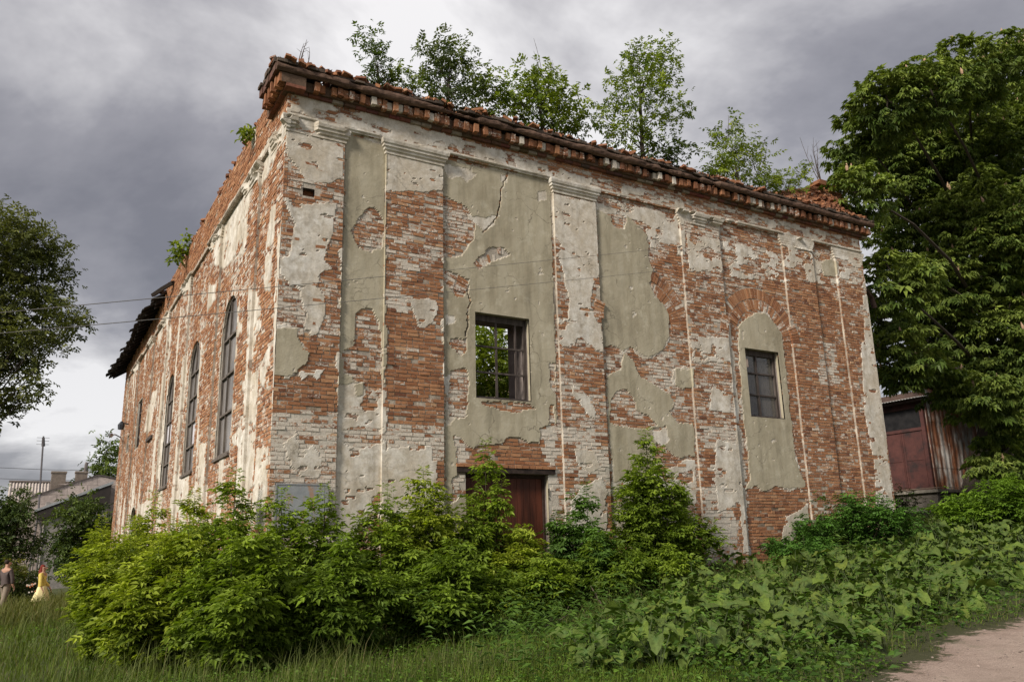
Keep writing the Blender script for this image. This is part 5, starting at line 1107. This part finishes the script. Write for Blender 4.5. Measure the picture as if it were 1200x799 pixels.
# ------------------------------------------------------------------ houses at the far left
HY = 46.0
def P2(x, y, Y): return pt(x, y, Y=Y)
house = empty('house', P2(70, 690, HY), 'grey block built house with two chimneys and a sloping gable edge', 'house')
v0, v1, v2 = P2(2, 606, HY), P2(35, 583, HY), P2(116, 557, HY); base_z = -1.0
xl, xr = P2(-40, 640, HY)[0], P2(165, 640, HY)[0]
top = lambda x: np.interp(x, [v0[0], v1[0], v2[0], xr], [v0[2], v1[2], v2[2], v2[2]-.6])
bw, bh = 1.15, .62; zr = np.arange(base_z, 9.0, bh)
for k, z in enumerate(zr):                                # big wall blocks, cut to the slope
    for x in np.arange(xl-(k % 2)*bw/2, xr, bw):
        za, zb = min(z+bh-.012, top(x)), min(z+bh-.012, top(x+bw))
        if max(za, zb) < z+.05: continue
        za, zb = max(za, z+.02), max(zb, z+.02); g = rr(.88, 1.1); d = rr(-.008, .008); mb = MB(); e = x+bw-.012
        mb.hexa([(x, HY+d, z), (e, HY+d, z), (e, HY+.3, z), (x, HY+.3, z), (x, HY+d, za), (e, HY+d, zb), (e, HY+.3, zb), (x, HY+.3, za)], (.42*g, .355*g, .325*g)); mb.build('wall_block', MCONC, house)
mb = MB(); xs_ = np.linspace(xl, xr, 30)
for a, b_ in zip(xs_[:-1], xs_[1:]): mb.hexa([(a, HY+.02, base_z), (b_, HY+.02, base_z), (b_, HY+7, base_z), (a, HY+7, base_z), (a, HY+.02, top(a)-.05), (b_, HY+.02, top(b_)-.05), (b_, HY+7, top(b_)-.05), (a, HY+7, top(a)-.05)], (.22, .19, .17))
mb.build('wall', MCONC, house)
mb = MB()
for a, b_ in zip(xs_[:-1], xs_[1:]): mb.hexa([(a, HY-.06, top(a)), (b_, HY-.06, top(b_)), (b_, HY+7, top(b_)), (a, HY+7, top(a)), (a, HY-.06, top(a)+.09), (b_, HY-.06, top(b_)+.09), (b_, HY+7, top(b_)+.09), (a, HY+7, top(a)+.09)], (.10, .085, .08))
mb.build('roof', MCONC, house)
for (xa, xb, ya, pot) in ((61, 78, 552, False), (89, 103, 552, True)):
    a, b_ = P2(xa, ya, HY+.6), P2(xb, ya, HY+.6); mb = MB(); mb.box(a[0], b_[0], HY+.4, HY+1.2, top(a[0])-.3, a[2]-.12, (.20, .165, .14)); mb.box(a[0]-.04, b_[0]+.04, HY+.36, HY+1.24, a[2]-.119, a[2], (.24, .20, .17)); ch = mb.build('chimney', MCONC, house)
    if pot: mb = MB(); mb.tube([(b_[0]-.15, HY+.8, a[2]), (b_[0]-.12, HY+.8, a[2]+.5), (b_[0]-.08, HY+.8, a[2]+.62)], [.11, .11, .12], 8, (.17, .15, .145)); mb.build('chimney_pipe', MCONC, ch)
LYa = HY-3.2; a, b_ = P2(41, 598, LYa), P2(112, 571, LYa)
lean = empty('lean_to', (b_[0], LYa, base_z), 'lean-to with a sloping sheet roof and eaves shade painted as a dark block', 'lean-to')
mb = MB(); mb.hexa([(a[0], LYa, a[2]-.08), (b_[0]+1, LYa, b_[2]+.25), (b_[0]+1, HY-.02, b_[2]+.25), (a[0], HY-.02, a[2]-.08), (a[0], LYa, a[2]+.06), (b_[0]+1, LYa, b_[2]+.42), (b_[0]+1, HY-.02, b_[2]+.42), (a[0], HY-.02, a[2]+.06)], (.33, .35, .37)); mb.build('roof', MMET, lean)
mb = MB(); mb.hexa([(a[0]+.15, LYa+.05, a[2]-.55), (b_[0]+.9, LYa+.05, b_[2]-.9), (b_[0]+.9, HY-.1, b_[2]-.9), (a[0]+.15, HY-.1, a[2]-.55), (a[0]+.15, LYa+.05, a[2]-.10), (b_[0]+.9, LYa+.05, b_[2]+.23), (b_[0]+.9, HY-.1, b_[2]+.23), (a[0]+.15, HY-.1, a[2]-.10)], (.035, .028, .025)); mb.build('eaves', MMET, lean)  # solid near-black block, its colour standing in for shade under the roof
q_ = P2(52, 610, LYa+.2)[0]; mb = MB(); mb.box(q_, b_[0]+.8, LYa+.25, HY-.12, base_z, b_[2]-.9, (.27, .25, .235)); mb.build('wall', MCONC, lean)
mb = MB(); mb.tube([(a[0]+.1, LYa+.1, a[2]-.15), (a[0]+.35, LYa+.15, a[2]-.8), (a[0]+.45, LYa+.2, a[2]-1.1), (a[0]+.45, LYa+.2, base_z)], [.06]*4, 6, (.10, .09, .09)); mb.build('downpipe', MMET, lean)
RY_ = HY+9; a, b_ = P2(13, 566, RY_), P2(100, 566, RY_); lo = P2(2, 606, RY_-3.5)
hb = empty('house', (a[0], RY_, base_z), 'house behind with a pale corrugated roof', 'house'); mb = MB(); n = 60; xs_ = np.linspace(a[0]-.1, b_[0]+1, n)
V = [(x, y, z+.11*(i % 2)+th) for th in (0, .03) for y, z in ((RY_-4.2, a[2]-2.9), (RY_, a[2])) for i, x in enumerate(xs_)]
Q = [[q, q+1, n+q+1, n+q] for q in range(n-1)]+[[2*n+q, 2*n+q+1, 3*n+q+1, 3*n+q] for q in range(n-1)]; mb.add(V, Q, col=(.42, .37, .34)); mb.hexa([(a[0]-.1, RY_, a[2]), (b_[0]+1, RY_, a[2]), (b_[0]+1, RY_+4.2, a[2]-2.9), (a[0]-.1, RY_+4.2, a[2]-2.9), (a[0]-.1, RY_, a[2]+.08), (b_[0]+1, RY_, a[2]+.08), (b_[0]+1, RY_+4.2, a[2]-2.82), (a[0]-.1, RY_+4.2, a[2]-2.82)], (.40, .35, .32)); mb.box(a[0]-.15, b_[0]+1.05, RY_-.12, RY_+.12, a[2]+.09, a[2]+.2, (.2, .17, .155)); mb.build('roof', MCONC, hb)
mb = MB(); mb.box(a[0]+.2, b_[0]+.8, RY_-3.9, RY_+3.9, base_z, a[2]-2.8, (.24, .21, .19)); mb.build('wall', MCONC, hb)
# television mast
A = P2(45, 600, HY-1.5); B = P2(51, 511, HY-1.5); mast = empty('antenna_mast', (A[0], A[1], base_z), 'thin leaning television aerial mast by the grey house', 'antenna'); mb = MB(); mb.tube([(A[0]-.2, A[1], base_z), A, B], [.07, .06, .05], 6, (.12, .11, .12)); mb.build('pole', MMET, mast)
mb = MB(); mb.tube([B+np.array([0, -.1, -.1]), B+np.array([.05, .1, -.62])], [.08, .11], 6, (.13, .12, .13)); mb.build('aerial_box', MMET, mast)
for z in (.10, .30, .52): mb = MB(); mb.tube([B+np.array([-.35, 0, -z]), B+np.array([.35, 0, -z])], [.012, .012], 4, (.2, .2, .2)); mb.build('aerial_rod', MMET, mast)
# wire fence posts by the house wall
for i, x in enumerate((30, 38)):
    a = P2(x, 668, HY-6); z = float(ground_z(a[0], a[1])); p = empty('fence_post', (a[0], a[1], z), ('left' if i == 0 else 'right')+'most of the two thin fence posts in front of the grey house wall', 'post'); mb = MB(); mb.tube([(a[0], a[1], z-.1), (a[0], a[1], P2(x, 648, HY-6)[2])], [.03, .03], 6, (.10, .09, .085)); mb.build('post', MMET, p)
# street lamp arm and wall lamp at the far corner of the ruin
a = pt(151, 497, X=-.02); lamp = empty('wall_lamp', a, 'small dark wall lamp near the far end of the left wall', 'lamp'); mb = MB(); mb.tube([a, a+np.array([-.30, 0, .05])], [.03, .03], 6, (.03, .03, .035)); mb.build('bracket', MMET, lamp)
mb = MB(); mb.tube([a+np.array([-.30, 0, .12]), a+np.array([-.32, 0, -.06]), a+np.array([-.33, 0, -.26])], [.05, .16, .13], 8, (.03, .035, .045)); mb.build('lamp_head', MMET, lamp)
a = pt(135, 509, X=-.3); e = pt(128, 510, X=-.9); s_l = empty('street_lamp', a, 'grey lamp head on an arm reaching out from the far corner', 'lamp'); mb = MB(); w_ = np.array([0.02, a[1]+.1, a[2]-.15]); mb.tube([w_, a, (a+e)/2], [.03, .03, .03], 6, (.16, .17, .18)); mb.build('arm', MMET, s_l); mb = MB(); mb.tube([(a+e)/2, (a+e)/2*.5+e*.5, e], [.05, .11, .05], 8, (.20, .21, .23)); mb.build('lamp_head', MMET, s_l)
# cables across the facade
def cable(label, right, left, mids):
    B_ = pt(*right, Y=-.04); A_ = pt(*left, Y=-7.0); root = empty('cable', B_, label, 'cable', 'cables strung to the front wall'); t_ = np.linspace(0, 1, 40)[:, None]; L = B_*(1-t_)+A_*t_; L[:, 2] -= mids*4*(t_*(1-t_))[:, 0]
    mb = MB(); mb.tube(L, [.0042]*40, 4, (.15, .14, .13)); mb.build('wire', MWIRE, root); mb = MB(); mb.tube([B_+(0, .06, 0), B_+(0, -.06, 0)], [.025, .02], 6, (.1, .09, .08)); mb.build('bracket', MWIRE, root)
cable('upper thin cable running from the brick pilaster out to the left', (797, 289), (-60, 372), .02)
cable('lower thin cable running from the brick pilaster out to the left', (768, 318), (-60, 396), .02)
for lab, y0, y1 in (('upper faint far wire above the house roofs', 546, 551), ('lower faint far wire above the house roofs', 559, 563)):
    a, b_ = pt(-40, y0, Y=60.0), pt(140, y1, Y=60.0); root = empty('far_wire', a, lab, 'wire', 'far wires behind the houses'); mb = MB(); mb.tube([a, (a+b_)/2-np.array([0, 0, .1]), b_], [.02]*3, 4, (.1, .1, .11)); mb.build('wire', MWIRE, root)
# ------------------------------------------------------------------ people
def skin_obj(name, pts, edges, rad, mat, parent, sub=2):
    me = bpy.data.meshes.new(name); me.from_pydata([tuple(map(float, p)) for p in pts], edges, []); o = bpy.data.objects.new(name, me); COL.objects.link(o)
    md = o.modifiers.new('skin', 'SKIN'); md.use_smooth_shade = True; sv = me.skin_vertices[0].data
    for i, r in enumerate(rad): sv[i].radius = (r, r) if not isinstance(r, tuple) else r; sv[i].use_root = (i == 0)
    o.modifiers.new('sub', 'SUBSURF').levels = sub; o.modifiers['sub'].render_levels = sub; me.materials.append(mat); o.parent = parent
    return o
def flat(name, c, r=.8): m, t, b, o = newmat(name); t.links.new(mix(t, .35, c, ramp(t, noise(t, 22, 4, .6), [(.3, .6), (.7, 1.15)]), 'MULTIPLY'), b.inputs['Base Color']); b.inputs['Roughness'].default_value = r; return m
MSKIN = flat("skin", (.42, .24, .17), .6)
def person(X, Y, rz, label, top, low, hair, skirt=False, h=1.72, stride=.18, long_hair=False, z=None):
    z = float(ground_z(X, Y)) if z is None else z; root = empty('person', (X, Y, z), label, 'person'); root.rotation_euler = (0, 0, rz); k = h/1.72
    def S_(L): return [np.array(p)*k for p in L]
    body = [(0, 0, .95), (0, .01, 1.15), (0, .02, 1.36), (0, .02, 1.47), (0, 0, 1.56), (0, -.02, 1.66)]; E_ = [(0, 1), (1, 2), (2, 3), (3, 4), (4, 5)]; R_ = [(.15, .105), (.13, .10), (.16, .105), .055, .085, .075]
    arms = []
    for s in (-1, 1):
        i = len(body); body += [(.20*s, .02, 1.39), (.25*s, .03*s, 1.13), (.24*s, -.12-.05*s, .92), (.235*s, -.16-.05*s, .84)]; E_ += [(2, i), (i, i+1), (i+1, i+2), (i+2, i+3)]; R_ += [.058, .046, .033, (.018, .04)]
        for f_, (dx, dz, l) in enumerate(((-.024, 0, .06), (-.008, -.01, .075), (.008, -.01, .08), (.022, 0, .07), (-.036, .045, .045))):
            j = len(body); body.append((.235*s+dx*.5, -.17-.05*s-.02, .80+dz)); body.append((.235*s+dx*.7, -.18-.05*s-.02*f_*.3, .80-l+dz)); E_ += [(i+3, j), (j, j+1)]; R_ += [.010, .008]
    for s in (-1, 1):
        i = len(body); body += [(.09*s, 0, .90), (.10*s, -stride*s*.4, .50), (.10*s, -stride*s*.8+.05, .09), (.105*s, -stride*s*.8-.12, .035)]; E_ += [(0, i), (i, i+1), (i+1, i+2), (i+2, i+3)]; R_ += [.095, .062, .042, .040]
    skin_obj('body', S_(body), E_, [r*k if not isinstance(r, tuple) else (r[0]*k, r[1]*k) for r in R_], MSKIN, root)
    tp = [(0, 0, .80), (0, .01, 1.15), (0, .02, 1.37), (0, .02, 1.45)]; te = [(0, 1), (1, 2), (2, 3)]; tr_ = [(.19, .135), (.165, .13), (.19, .13), .075]
    for s in (-1, 1):
        i = len(tp); tp += [(.20*s, .02, 1.39), (.255*s, .03*s, 1.13), (.242*s, -.11-.05*s, .94)]; te += [(2, i), (i, i+1), (i+1, i+2)]; tr_ += [.075, .062, .05]
    skin_obj('jacket' if not skirt else 'dress_top', S_(tp), te, [r*k if not isinstance(r, tuple) else (r[0]*k, r[1]*k) for r in tr_], top, root)
    if skirt:
        mb = MB(); n = 20; V = []; rows = ((.98, .15), (.80, .22), (.62, .28), (.45, .33))
        for q, (zz, rr_) in enumerate(rows):
            for i in range(n): a = 2*math.pi*i/n; f = 1+.07*q*math.sin(a*5); V.append((math.cos(a)*rr_*f*k, math.sin(a)*rr_*f*k*.85, zz*k))
        mb.add(V, [[q*n+i, q*n+(i+1) % n, (q+1)*n+(i+1) % n, (q+1)*n+i] for q in range(len(rows)-1) for i in range(n)]); o = bpy.data.objects.new('skirt', mb.mesh('skirt', True)); COL.objects.link(o); o.data.materials.append(low); o.parent = root
    else:
        lp = [(0, 0, 1.02)]; le = []; lr = [(.165, .12)]
        for s in (-1, 1): i = len(lp); lp += [(.09*s, 0, .86), (.10*s, -stride*s*.4, .50), (.10*s, -stride*s*.8+.04, .12)]; le += [(0, i), (i, i+1), (i+1, i+2)]; lr += [.112, .085, .072]
        skin_obj('trousers', S_(lp), le, [r*k if not isinstance(r, tuple) else (r[0]*k, r[1]*k) for r in lr], low, root)
    hp = [(0, .02, 1.73), (0, .05, 1.66), (0, .06, 1.58)]+([(0, .09, 1.48), (0, .10, 1.36)] if long_hair else []); hr = [.07, .092, .075]+([.10, .07] if long_hair else [])
    skin_obj('hair', S_(hp), [(i, i+1) for i in range(len(hp)-1)], [r*k for r in hr], hair, root)
    f = []; mb = MB()
    for s in (-1, 1): mb.obox((.032*s*k, -.098*k, 1.635*k), (.012, 0, 0), (0, .006, 0), (0, 0, .006), (.05, .04, .035))
    mb.obox((0, -.106*k, 1.605*k), (.012, 0, 0), (0, .014, 0), (0, 0, .022), (.40, .22, .16)); mb.obox((0, -.095*k, 1.565*k), (.022, 0, 0), (0, .006, 0), (0, 0, .005), (.3, .10, .08))
    for s in (-1, 1): mb.obox((.088*s*k, .0, 1.62*k), (.008, 0, 0), (0, .02, 0), (0, 0, .03), (.42, .24, .17))
    o = bpy.data.objects.new('face', mb.mesh('face')); COL.objects.link(o); o.data.materials.append(MCLOTH); o.parent = root
P = pt(6, 690, Y=17.0); person(P[0], 17.0, 2.2, 'person in a grey brown jacket and light trousers walking at the left edge', flat("grey_brown_jacket", (.085, .065, .062)), flat("khaki_trousers", (.23, .185, .145)), flat("dark_hair", (.03, .02, .015)), z=pt(6, 719, Y=17.0)[2], h=1.70)
P = pt(49, 690, Y=18.0); person(P[0], 18.0, 1.2, 'person with long red hair in a yellow dress beside the bushes', flat("yellow_cloth", (.62, .48, .12)), flat("pale_yellow_cloth", (.70, .62, .33)), flat("red_hair", (.16, .022, .014)), skirt=True, long_hair=True, h=1.62, z=pt(49, 719, Y=18.0)[2])
# wild flowers by the path
fl = MB()
for i in range(16):
    x, y = random.uniform(30, 43), random.uniform(683, 694); p = pt(x, y, Y=16.0+random.uniform(-.4, .4)); fl.obox(p, (.022, 0, 0), (0, .022, 0), (0, 0, .02), random.choice([(.7, .55, .45), (.6, .22, .10), (.75, .7, .62)]))
o = fl.build('flowers', MCLOTH, None, 'stuff'); o['label'] = 'small orange and white flowers by the dark bush at the left'; o['category'] = 'flowers'
# stones and clods on the road
st = MB()
for i in range(260):
    x = random.uniform(1.5, 9); y = float(road_edge(x))-random.uniform(.05, 2.6); s = random.uniform(.006, .02); g = random.uniform(.10, .30); M_ = np.array(Matrix.Rotation(random.uniform(0, 6), 3, 'Z')); st.obox((x, y, float(ground_z(x, y))+.045), M_[:, 0]*s*1.3, M_[:, 1]*s, M_[:, 2]*s*.6, (g, g*.8, g*.7), .6)
o = st.build('road_stones', MCONC, None, 'stuff')
